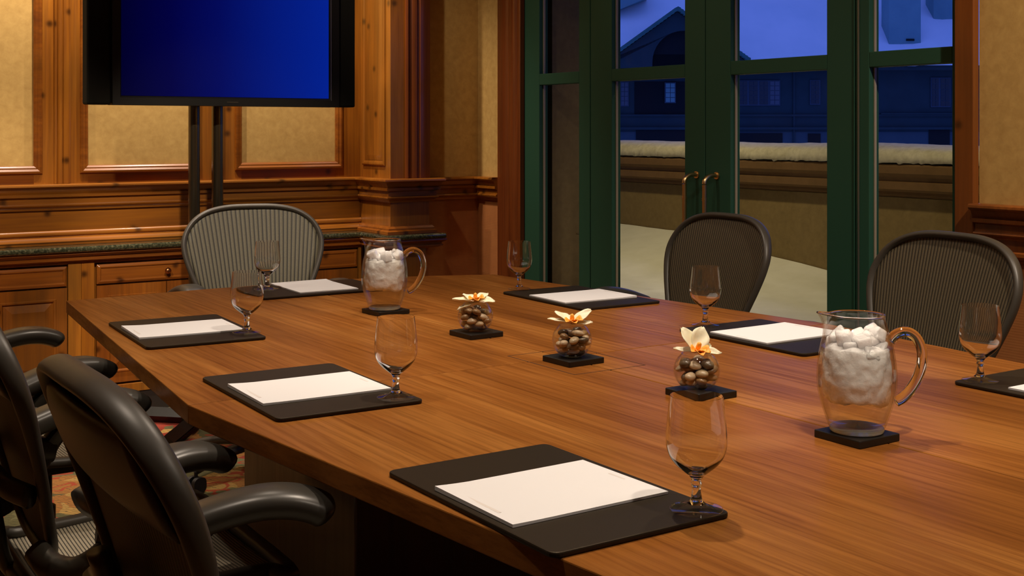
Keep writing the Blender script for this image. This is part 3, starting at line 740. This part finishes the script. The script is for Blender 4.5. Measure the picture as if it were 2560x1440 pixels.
# goblets
def goblet(x, y, label, z=TZ + .0080):
    t = thing('goblet', label, 'glass', (x, y, z), 0, 'stemmed water goblets')
    out = [(0, .0), (.034, .0), (.0358, .0015), (.035, .003), (.024, .005), (.014, .0085), (.0085, .014), (.0065, .022), (.0058, .030), (.0075, .036), (.0062, .040), (.0095, .046), (.018, .053), (.028, .0615), (.0355, .071), (.0395, .081), (.0412, .092), (.0410, .104), (.0396, .120), (.0378, .137), (.0360, .1545)]
    inn = [(.0352, .1545), (.0368, .137), (.0386, .120), (.0400, .104), (.0402, .092), (.0384, .0815), (.0343, .072), (.026, .0632), (.016, .0560), (.007, .0525), (0, .0515)]
    pts = [Vector((a, b, 0)) for a, b in out[1:]]
    o2 = [(p.x, p.y) for p in catmull(pts, 4)]
    i2 = [(max(p.x, 0), p.y) for p in catmull([Vector((a, b, 0)) for a, b in inn], 4)]
    i2[-1] = (0, .0515)
    cut = [k for k, q in enumerate(o2) if q[1] > .0088][0]; stem = [k for k, q in enumerate(o2) if q[1] > .044][0]
    bm = NB(); lathe(bm, o2[stem:] + i2 + [(0, o2[stem][1])] , 56); obj('bowl', bm, M['glass'], t, smooth='auto')
    bm = NB(); lathe(bm, [(0, o2[cut][1])] + o2[cut:stem + 1] + [(0, o2[stem][1] - .0001)], 40); obj('stem', bm, M['glass'], t, smooth='auto')
    bm = NB(); lathe(bm, [(0, 0)] + o2[:cut + 1] + [(0, o2[cut][1] - .0001)], 56); obj('foot', bm, M['bowl_glass'], t, smooth='auto')
    return t
g0 = goblet(1.114, 1.233, 'empty stemmed goblet nearest the camera, on the closest desk pad')
for x, y, l, z in ((1.102, 2.067, 'empty stemmed goblet in front of the far pitcher, by the seam pad', 0), (1.142, 2.938, 'empty stemmed goblet on the pad near the far left table corner', 0),
                (1.507, 3.701, 'empty stemmed goblet at the head of the table before the end chair', 0), (2.182, 3.255, 'empty stemmed goblet standing before the fluted door casing', 0),
                (2.185, 2.384, 'empty stemmed goblet before the chair by the brass handles', 0), (2.17, 1.548, 'empty stemmed goblet beside the near pitcher handle at the right edge', 0)):
    c = copy_tree(g0); c.location = (x, y, TZ + .0080); c['label'] = l

# coasters
def coaster(x, y, rz, label):
    bm = NB(); prism(bm, rrect(-.05, .05, -.05, .05, .003, 2), 0, .0125)
    o = obj('coaster', bm, M['black_wood'], bevel=.0015); o.location = (x, y, TZ + .0003); o.rotation_euler = (0, 0, R(rz))
    tag(o, label, 'coaster', 'square black coasters')
CO = [(1.627, 2.622, 2), (1.624, 2.205, 2), (1.626, 1.787, 0)]
coaster(*CO[0], 'black square coaster under the flower bowl furthest away'); coaster(*CO[1], 'black square coaster under the middle flower bowl')
coaster(*CO[2], 'black square coaster under the flower bowl nearest the camera')
coaster(1.612, 3.085, 4, 'black square coaster under the far ice water pitcher'); coaster(1.617, 1.392, 0, 'black square coaster under the near ice water pitcher')

# pitchers ------------------------------------------------------------
PR = [(.0415, 0), (.0445, .002), (.0455, .006), (.0475, .012), (.0545, .032), (.0610, .053), (.0650, .075), (.0657, .095), (.0640, .118), (.0600, .142), (.0545, .163), (.0490, .181), (.0468, .190), (.0462, .196)]
def spl(prof, k=4): return [(max(p.x, 0), p.y) for p in catmull([Vector((a, b, 0)) for a, b in prof], k)]
AZ = atan2(-FX, FY)   # picture-right direction in plan
def pitcher(x, y, who, rz=0, ice_top=.158):
    zb = TZ + .0130; th = .0022
    t = thing('pitcher', 'clear glass pitcher of ice water %s' % who, 'pitcher', (x, y, zb), AZ + R(rz), 'glass pitchers of ice water')
    o = spl(PR); inn = [(r - th, z) for r, z in reversed(o) if z > .013]; inn[0] = (o[-1][0] - th, o[-1][1])
    inn += [(.030, .0105), (.015, .0095), (0, .0095)]
    o_ = [q for q in o if q[1] > .0088]; inn = [q for q in inn if q[1] > .0105] ; bm = NB(); lathe(bm, o_ + inn, 64, close=True)
    for v in bm.verts:   # pull out the spout, opposite the handle
        if v.co.z > .150:
            a = atan2(v.co.y, -v.co.x); k = max(0, 1 - abs(a) / .55); k = k * k * (3 - 2 * k); h = (v.co.z - .150) / .046
            v.co.x -= .021 * k * h * h; v.co.z += .004 * k * h * h
    obj('glass_body', bm, M['bowl_glass'], t, smooth='auto')
    bm = NB(); ring = []
    for i in range(64):
        a = 2 * pi * i / 64; aa = atan2(sin(a), -cos(a)); k = max(0, 1 - abs(aa) / .55); k = k * k * (3 - 2 * k); r = o[-1][0] - th / 2
        ring.append(Vector((r * cos(a) - .021 * k, r * sin(a), .1962 + .004 * k)))
    sweep(bm, ring, lambda q: (.0017, .0017), 10, closed=True); obj('rim', bm, M['glass'], t, smooth=True)
    bm = NB(); lathe(bm, [(0, .0002), (.0412, .0002), (.0440, .0020), (.0450, .0060), (.0440, .0085), (.036, .0092), (0, .0092)], 56); obj('base', bm, M['thick_glass'], t, smooth='auto')
    bm = NB(); P = catmull([(.0555, 0, .152), (.066, 0, .163), (.082, 0, .168), (.098, 0, .160), (.108, 0, .141), (.110, 0, .118), (.104, 0, .094), (.092, 0, .072), (.078, 0, .057), (.0655, 0, .050)], 6)
    sweep(bm, P, lambda q: (.0085, .0068 + .004 * abs(q - .5) ** 2 * 4), 16, up=Vector((0, 1, 0)))
    obj('handle', bm, M['glass'], t, smooth=True)
    # water: sits just inside the glass
    wz = .142; gap = .0006
    wp = [(0, .0102), (.030, .0112)] + [(r - th - gap, z) for r, z in o if .0135 < z < wz]
    wp += [(wp[-1][0], wz), (0, wz)]
    bm = NB(); lathe(bm, wp, 56)
    w = obj('drinking_water', bm, M['water'], smooth='auto'); w.location = (x, y, zb)
    tag(w, 'clear water filling the lower part of the %s pitcher' % ('far' if 'far' in who else 'near'), 'water', kind='stuff')
    # ice cubes
    who2 = 'far' if 'far' in who else 'near'
    bm = NB(); bot = .056 if who2 == 'far' else .050; rr_ = lambda z: [r for r, zz in o if zz <= z][-1] - .0068
    prof = [(0, bot)] + [(rr_(bot + (ice_top - .014 - bot) * q / 16) * (1 if 0 < q < 16 else .8), bot + (ice_top - .014 - bot) * q / 16) for q in range(17)] + [(0, ice_top - .012)]
    lathe(bm, prof, 72); bmesh.ops.subdivide_edges(bm, edges=bm.edges[:], cuts=1, use_grid_fill=True)
    for v in bm.verts:
        p = v.co * 60 + Vector((0, 0, 9 if who2 == 'far' else 2)); f = noise.noise(p) + .5 * noise.noise(p * 2.3); low = max(0, (.085 - v.co.z) / .03)
        v.co += Vector((v.co.x, v.co.y, 0)).normalized() * (.0032 * f - .0022) if v.co.xy.length > .004 else Vector((0, 0, 0))
        v.co.z += .004 * noise.noise(p * .8 + Vector((5, 5, 5))) + .012 * low * noise.noise(Vector((v.co.x * 25, v.co.y * 25, 4)))
    im = obj('packed_ice', bm, M['ice'], smooth=True); im.location = (x, y, zb)
    tag(im, 'milky mass of packed melting ice filling the %s pitcher' % who2, 'ice', kind='stuff')
    rnd = random.Random(3 if who2 == 'far' else 11); pts = []; tries = 0
    while len(pts) < 22 and tries < 30000:
        tries += 1
        z = .058 + (ice_top - .058) * rnd.random(); rr = [r for r, zz in o if zz <= z][-1] - .0185
        a = rnd.random() * 2 * pi; q = rr * sqrt(rnd.random())
        p = Vector((q * cos(a), q * sin(a), z))
        if z < ice_top - .034: continue
        if all((p - s).length > .0150 for s in pts): pts.append(p)
    for p in pts:
        bm = NB(); s = .0118 + .0025 * rnd.random(); vs = box(bm, -s, s, -s, s, -s * .9, s * .9)
        for v in vs: v.co += Vector((rnd.uniform(-1, 1), rnd.uniform(-1, 1), rnd.uniform(-1, 1))) * .0018
        c = obj('ice_cube', bm, M['ice'], bevel=.0045, seg=3); c.location = Vector((x, y, zb)) + p; c.rotation_euler = [rnd.uniform(0, 6) for _ in range(3)]
        tag(c, 'cloudy ice cube packed among others in the %s pitcher' % ('far' if 'far' in who else 'near'), 'ice cube', 'ice cubes in the %s pitcher' % ('far' if 'far' in who else 'near'))
pitcher(1.606, 3.080, 'far down the table near the cabinets'); pitcher(1.617, 1.392, 'near the camera on the right side', ice_top=.162)

# flower bowls --------------------------------------------------------
def petal(bm, a, ln, w, tilt, cup=.3, z0=0, twist=0, n=9, m=6):
    ca, sa = cos(R(a)), sin(R(a)); g = []
    for i in range(n + 1):
        s = i / n; ww = w * (sin(pi * min(1, s * .93 + .04)) ** .75) * (1 - .25 * s); row = []
        for j in range(m + 1):
            v = -1 + 2 * j / m
            r = s * ln * cos(R(tilt)); z = z0 + s * ln * sin(R(tilt)) - .25 * ln * s * s * .5 + cup * ww * v * v + .0012 * sin(9 * s + 3 * v + a) + twist * v * s * ww
            row.append(bm.verts.new((ca * r - sa * v * ww, sa * r + ca * v * ww, z)))
        g.append(row)
    for i in range(n):
        for j in range(m): bm.faces.new((g[i][j], g[i + 1][j], g[i + 1][j + 1], g[i][j + 1]))
def flower(x, y, z, rz, tilt, spec, label):
    t = thing('orchid_bloom', label, 'flower', (x, y, z), 0, 'orchid blooms on the glass bowls'); t.rotation_euler = (R(tilt[0]), R(tilt[1]), R(rz)); t.scale = (1.25,) * 3
    for a, ln, w, ti in spec:
        bm = NB(); petal(bm, a, ln, w, ti, twist=.25)
        o = obj('petal', bm, M['petal'], t, smooth=True); s = o.modifiers.new('solid', 'SOLIDIFY'); s.thickness = .0009
    bm = NB()
    for k in range(3): petal(bm, -75 - 50 * (k - 1), .024, .0095, 30, cup=.8, z0=.002, n=8, m=6)
    lathe(bm, [(0, .0), (.003, .002), (.0042, .010), (.0035, .017), (0, .020)], 10)
    for v in bm.verts:
        v.co.z += .0006 * sin(v.co.x * 2600) * (v.co.xy.length > .012)
    o = obj('lip', bm, M['lip'], t, smooth=True); s = o.modifiers.new('solid', 'SOLIDIFY'); s.thickness = .0008; o['label'] = 'ruffled orange lip'
def flower_bowl(i, x, y, who):
    zb = TZ + .0130; th = .0016
    bp = [(0, .0005), (.020, .0005), (.0225, .0022), (.030, .0065), (.0385, .0155), (.0435, .0270), (.0450, .0380), (.0430, .0500), (.0375, .0610), (.0320, .0675), (.0295, .0700)]
    o = spl(bp[1:]); bm = NB(); inn = [(r - th, zz) for r, zz in reversed(o) if zz > .0035]
    lathe(bm, [(0, .0005)] + o + inn + [(0, .0034)], 48)
    sweep(bm, [Vector((.0287 * cos(2 * pi * q / 48), .0287 * sin(2 * pi * q / 48), .0702)) for q in range(48)], lambda q: (.0012, .0012), 8, closed=True)
    b = obj('glass_bowl', bm, M['bowl_glass'], smooth='auto'); b.location = (x, y, zb)
    tag(b, 'small round glass bowl of pebbles, %s' % who, 'bowl', 'round glass bowls of pebbles')
    rnd = random.Random(20 + i); pts = []; tries = 0
    def rad(z): return [r for r, zz in o if zz <= z][-1]
    while len(pts) < 28 and tries < 15000:
        tries += 1; z = .0095 + .046 * rnd.random(); rr = rad(z) - .0128
        if z > .05: rr -= .003
        a = rnd.random() * 2 * pi; q = rr * sqrt(rnd.random()); p = Vector((q * cos(a), q * sin(a), z))
        if all(((p - s) * Vector((1, 1, 1.5)) if False else Vector(((p - s).x, (p - s).y, (p - s).z * 1.45)))  .length > .0175 for s in pts): pts.append(p)
    for p in pts:
        bm = NB(); bmesh.ops.create_icosphere(bm, subdivisions=3, radius=1)
        sx, sy, sz = rnd.uniform(.0125, .0150), rnd.uniform(.0098, .0112), rnd.uniform(.0068, .0082); k = rnd.random() * 9
        for v in bm.verts:
            f = 1 + .08 * noise.noise(v.co * 1.2 + Vector((k, 0, 0))); v.co = Vector((v.co.x * sx, v.co.y * sy, v.co.z * sz)) * f
        c = obj('pebble', bm, rnd.choice(PEB), smooth=True); c.location = Vector((x, y, zb)) + p; c.rotation_euler = (rnd.uniform(-.35, .35), rnd.uniform(-.35, .35), rnd.uniform(0, 6))
        tag(c, 'smooth river pebble inside the %s flower bowl' % ('furthest', 'middle', 'nearest')[i], 'pebble', 'pebbles in the %s flower bowl' % ('furthest', 'middle', 'nearest')[i])
flower_bowl(0, 1.622, 2.618, 'furthest of the three from the camera'); flower_bowl(1, 1.620, 2.204, 'middle of the three along the table seam'); flower_bowl(2, 1.617, 1.789, 'nearest of the three to the camera')
zf = TZ + .0865
flower(1.622, 2.618, zf, -33.5, (14, 0), [(5, .040, .013, 8), (178, .048, .015, 12), (50, .040, .011, 16), (132, .040, .012, 16), (205, .040, .011, -8)], 'cream orchid bloom with orange lip on the bowl furthest away')
flower(1.620, 2.204, zf, -33.5, (18, 0), [(8, .038, .008, 6), (172, .046, .009, 14), (28, .046, .012, 30), (152, .040, .013, 30), (85, .024, .009, 20)], 'cream orchid bloom with wing like petals on the middle bowl')
flower(1.617, 1.789, zf, -33.5, (30, 12), [(172, .036, .008, -4), (140, .046, .019, 34), (82, .046, .017, 36), (6, .040, .008, 14), (40, .03, .011, 14)], 'cream orchid bloom tilted towards the camera on the nearest bowl')

# ------------------------------------------------------------------ office chairs
HALF = [(0, .967), (.097, .964), (.173, .947), (.228, .911), (.259, .858), (.262, .802), (.241, .727), (.210, .653), (.181, .592), (.154, .538), (.117, .508), (.058, .500), (0, .498)]
hc = catmull([Vector((a, b, 0)) for a, b in HALF], 10)
ZT, ZBm = .967, .498
def half_w(z):
    best = 0
    for p, q in zip(hc, hc[1:]):
        if min(p.y, q.y) - 1e-6 <= z <= max(p.y, q.y) + 1e-6:
            f = 0 if abs(p.y - q.y) < 1e-7 else (z - p.y) / (q.y - p.y); best = max(best, p.x + (q.x - p.x) * f)
    return best
def bx_(y, z):   # depth of the back surface
    s = (z - .5) / .5
    return -.171 - .149 * s + .007 * sin(pi * s) + .018 * (y / .27) ** 2 * (.75 + .25 * s)
def uvgrid(bm, rows, uvl):
    vv = [[bm.verts.new(p) for p, uv in r] for r in rows]
    for i in range(len(rows) - 1):
        for j in range(len(rows[0]) - 1):
            f = bm.faces.new((vv[i][j], vv[i][j + 1], vv[i + 1][j + 1], vv[i + 1][j]))
            for l, (a, b) in zip(f.loops, ((i, j), (i, j + 1), (i + 1, j + 1), (i + 1, j))): l[uvl].uv = rows[a][b][1]
def seat_half(x):  # outline of the seat
    s = (x + .22) / .46
    return .165 + .095 * min(1, s * 1.6) ** .7 - .045 * max(0, s - .8) * 5 * max(0, s - .8)
def make_chair(mesh_mat):
    t = thing('office_chair', '', 'chair')
    # back mesh
    bm = NB(); uvl = bm.loops.layers.uv.new('UVMap'); rows = []
    for i in range(41):
        z = ZBm + .006 + (ZT - .012 - ZBm) * (i / 40); w = max(half_w(z) - .008, .004); row = []
        for j in range(25):
            u = -1 + 2 * j / 24; y = u * w
            # fan the stripes: nearly constant pitch, converging downwards
            fan = .27 * (.72 + .28 * (z - .5) / .5)
            row.append(((bx_(y, z), y, z), (.5 + .5 * y / fan + .05 * (z - .75), z)))
        rows.append(row)
    uvgrid(bm, rows, uvl); o = obj('back_mesh', bm, mesh_mat, t, smooth=True); s = o.modifiers.new('solid', 'SOLIDIFY'); s.thickness = .002
    # back frame
    loop = [(p.x, p.y) for p in hc[:-1]] + [(-p.x, p.y) for p in reversed(hc[1:])]
    bm = NB(); P = [Vector((bx_(y, z), y, z)) for y, z in loop]
    m = len(P); n = 14; rings = []; cen = Vector((0, 0, .76))
    for i, p in enumerate(P):
        d = (P[(i + 1) % m] - P[i - 1]).normalized(); u = Vector((1, 0, 0)); u = (u - d * u.dot(d)).normalized(); s = d.cross(u)
        if s.dot(Vector((0, p.y, p.z - .76))) < 0: s = -s
        top = max(0, (p.z - .70) / .26); a = .0105 + .002 * top; b = .011 + .009 * top
        rings.append([bm.verts.new(p + s * (a * cos(2 * pi * k / n)) + u * (b * sin(2 * pi * k / n) - .35 * b + .006 * cos(2 * pi * k / n) * top)) for k in range(n)])
    for i in range(m):
        A_, B_ = rings[i], rings[(i + 1) % m]
        for k in range(n): bm.faces.new((A_[k], A_[(k + 1) % n], B_[(k + 1) % n], B_[k]))
    obj('back_frame', bm, M['graphite'], t, smooth=True)
    # lumbar pad behind the mesh
    bm = NB(); g = []
    for i in range(13):
        z = .812 + .118 * i / 12; row = []
        for j in range(21):
            y = (-1 + 2 * j / 20) * (half_w(z) - .03); e = sin(pi * i / 12) ** .5
            row.append(bm.verts.new((bx_(y, z) - .014 - .016 * e * (1 - .5 * (y / .26) ** 4), y, z)))
        g.append(row)
    for i in range(12):
        for j in range(20): bm.faces.new((g[i][j], g[i][j + 1], g[i + 1][j + 1], g[i + 1][j]))
    o = obj('lumbar_pad', bm, M['graphite'], t, smooth=True); s = o.modifiers.new('solid', 'SOLIDIFY'); s.thickness = .008
    # spine
    bm = NB(); P = catmull([(-.15, 0, .40), (-.225, 0, .46), (-.25, 0, .56), (-.262, 0, .66), (-.285, 0, .74)], 6); sweep(bm, P, lambda q: (.045 - .02 * q, .014), 12)
    for s in (-1, 1):
        P = catmull([(-.262, 0, .66), (-.265, s * .08, .66), (-.255, s * .15, .65), (-.225, s * .205, .64)], 5); sweep(bm, P, lambda q: (.014, .020), 10)
    obj('spine', bm, M['chair_alu'], t, smooth=True)
    # seat
    bm = NB(); uvl = bm.loops.layers.uv.new('UVMap'); rows = []
    for i in range(25):
        x = -.215 + .435 * i / 24; w = seat_half(x) - .01; row = []
        for j in range(17):
            y = (-1 + 2 * j / 16) * w; s = i / 24
            z = .452 - .012 * sin(pi * s) - .035 * max(0, s - .75) ** 2 * 12 * .6 + .012 * (y / .25) ** 2
            row.append(((x, y, z), (s, y)))
        rows.append(row)
    uvgrid(bm, rows, uvl); o = obj('seat_mesh', bm, M['mesh_seat'], t, smooth=True); s = o.modifiers.new('solid', 'SOLIDIFY'); s.thickness = .002
    bm = NB(); pts = []
    for i in range(0, 25, 2):
        x = -.215 + .435 * i / 24; s = i / 24; pts.append(Vector((x, seat_half(x), .452 - .012 * sin(pi * s) - .035 * max(0, s - .75) ** 2 * 7.2 + .012)))
    allp = pts + [Vector((p.x, -p.y, p.z)) for p in reversed(pts)]
    sweep(bm, catmull(allp, 4, True), lambda q: (.017, .012), 10, closed=True); obj('seat_frame', bm, M['graphite'], t, smooth=True)
    # arms
    for s in (-1, 1):
        bm = NB(); P = catmull([(-.085, 0, .640), (-.05, 0, .652), (.02, 0, .674), (.08, 0, .686), (.13, 0, .685), (.17, 0, .673), (.188, 0, .658)], 6)
        def rr(q): e = min(1, sqrt(max(0, 1 - max(0, (q - .84) / .16) ** 2)) + .05) * min(1, sqrt(max(0, 1 - max(0, (.08 - q) / .08) ** 2)) + .2); return (.046 * e, .024 * e)
        sweep(bm, P, rr, 20); a = obj('arm_rest', bm, M['arm_pad'], t, smooth=True); a.location = (-.08, s * .285, 0); a.rotation_euler = (0, 0, R(0 if s > 0 else 12)); a['label'] = 'curved soft black arm pad'
        bm = NB(); P = catmull([(-.045, s * .280, .665), (-.062, s * .292, .640), (-.085, s * .300, .61), (-.105, s * .300, .575), (-.135, s * .285, .540), (-.165, s * .255, .518), (-.195, s * .215, .520), (-.205, s * .17, .53)], 6)
        sweep(bm, P, lambda q: (.017 + .006 * q, .024), 12, up=Vector((0, 1, 0)))
        tube(bm, [(-.135, s * .292, .600), (-.085, s * .302, .592)], .027, 16)
        obj('arm_support', bm, M['chair_alu'], t, smooth='auto')
    # mechanism, column, base
    bm = NB(); box(bm, -.17, .12, -.075, .075, .375, .43); box(bm, -.20, -.15, -.15, .15, .40, .44); obj('tilt_mechanism', bm, M['graphite'], t, bevel=.012, seg=3)
    bm = NB(); lathe(bm, [(0, .14), (.030, .14), (.030, .28), (.021, .285), (.021, .376), (0, .376)], 24); obj('gas_column', bm, M['black_metal'], t, smooth='auto')
    bm = NB(); lathe(bm, [(0, .085), (.045, .085), (.045, .14), (.032, .145), (0, .145)], 24); hub = obj('base_hub', bm, M['graphite'], t, smooth='auto')
    for k in range(5):
        a = 2 * pi * k / 5 + .3; c, s_ = cos(a), sin(a)
        bm = NB(); P = catmull([(.03 * c, .03 * s_, .118), (.15 * c, .15 * s_, .112), (.26 * c, .26 * s_, .092), (.315 * c, .315 * s_, .078)], 5); sweep(bm, P, lambda q: (.027 - .009 * q, .020 - .007 * q), 10)
        leg = obj('base_leg', bm, M['graphite'], t, smooth=True)
        bm = NB(); q = Vector((-s_, c, 0)); ctr = Vector((.315 * c, .315 * s_, .0285))
        for sd in (-1, 1): tube(bm, [ctr + q * sd * .008, ctr + q * sd * .024], .028, 20)
        tube(bm, [ctr, ctr + Vector((0, 0, .045))], .007, 8); obj('caster', bm, M['rubber'], leg, smooth='auto')
    return t
chA = make_chair(M['mesh_back'])
def place(x, y, rz, label, src=None):
    c = chA if src is None and not place.used else copy_tree(chA)
    place.used = True; c.location = (x, y, 0); c.rotation_euler = (0, 0, R(rz)); tag(c, label, 'chair', 'mesh office chairs around the table'); return c
place.used = False
place(.697, 1.56, 0, 'grey office chair seen from behind at the front left of the picture')
place(.695, 2.40, -1, 'dark office chair cut off by the left edge, next to the front left one')
place(.745, 3.36, 0, 'office chair showing only an arm before the left edge cabinet')
end = place(1.728, 4.285, -104, 'pale mesh office chair at the head of the table below the television')
for ch in end.children:
    if ch.name.startswith('back_mesh'):
        ch.data = ch.data.copy(); ch.data.materials[0] = M['mesh_pale']
place(2.686, 3.175, 175.6, 'office chair across the table in front of the brass door handles')
place(2.667, 2.239, 173.8, 'office chair at the right edge across the table before the sidelight')

for ch in chA.children:   # the near chair's far arm pad is swivelled inwards
    if ch.name.startswith('arm_rest') and ch.location.y > 0: ch.rotation_euler = (0, 0, R(-22)); ch.location.x += .035
# ------------------------------------------------------------------ lights
def spot(x, y, z, tx, ty, tz, power, size=60, blend=.7, rad=.035, col=(1, .83, .66)):
    l = bpy.data.lights.new('recessed_or_added_lamp', 'SPOT'); l.energy = power; l.spot_size = R(size); l.spot_blend = blend; l.shadow_soft_size = rad; l.color = col
    o = bpy.data.objects.new('recessed_or_added_lamp', l); C.objects.link(o); o.location = (x, y, z)
    o.rotation_euler = (Vector((tx, ty, tz)) - Vector((x, y, z))).to_track_quat('-Z', 'Y').to_euler(); return o
for x, y, p in ((1.25, .5, 64), (2.1, .5, 34), (1.4, 1.9, 92), (2.2, 1.9, 46), (1.25, 3.2, 62), (2.1, 3.2, 46), (.3, 2.0, 45), (.2, 3.6, 40)):
    spot(x, y, 2.70, x, y, 0, p, 88, .8)
for x, p in ((-.5, 44), (.5, 48), (1.35, 106)): spot(x, 5.13, 2.70, x + .15, 5.6, .7, p, 105, .8)
spot(.2, 3.0, 2.70, .95, 5.5, .35, 210, 38, .6); spot(1.2, 3.0, 2.70, 2.1, 5.5, .4, 220, 32, .6); spot(-.9, 3.2, 2.70, .1, 5.5, .4, 80, 38, .6)
spot(2.15, 5.13, 2.70, 2.35, 5.6, .7, 105, 105, .8)
spot(2.7, .9, 2.7, 3.33, 1.7, 1.1, 150, 90, .8)
spot(2.0, 4.6, 2.70, 3.33, 5.25, 1.1, 30, 60, .9)
spot(1.2, .5, 2.70, 1.60, 1.40, .85, 95, 20, 1); spot(1.2, 2.2, 2.70, 1.60, 3.08, .85, 80, 20, 1); spot(1.3, 1.3, 2.70, 1.55, 2.1, .75, 34, 34, 1)  # narrow spots added to brighten the ice and the table centre
spot(1.7, 3.7, 2.70, 3.33, 3.7, 1.55, 26, 75, 1)  # soft lamp added to lift the upper part of the doors
# unseen lamps added to warm the terrace snow and parapet
for y in (3.2, 5.4): spot(3.9, y, 2.30, 4.7, y + .5, .5, 44, 130, .8, .05, (1, .79, .40))
w = bpy.data.worlds.new('dusk'); S.world = w; w.use_nodes = True
w.node_tree.nodes['Background'].inputs[0].default_value = (.105, .185, .80, 1); w.node_tree.nodes['Background'].inputs[1].default_value = .95

# ------------------------------------------------------------------ render settings
S.view_settings.view_transform = 'Standard'; S.view_settings.look = 'None'; S.view_settings.gamma = 1; S.view_settings.exposure = 0
cy = S.cycles
cy.max_bounces = 12; cy.diffuse_bounces = 4; cy.glossy_bounces = 4; cy.transmission_bounces = 12; cy.transparent_max_bounces = 16
cy.sample_clamp_indirect = 4; cy.use_denoising = True; cy.caustics_reflective = False; cy.caustics_refractive = True; cy.blur_glossy = .3
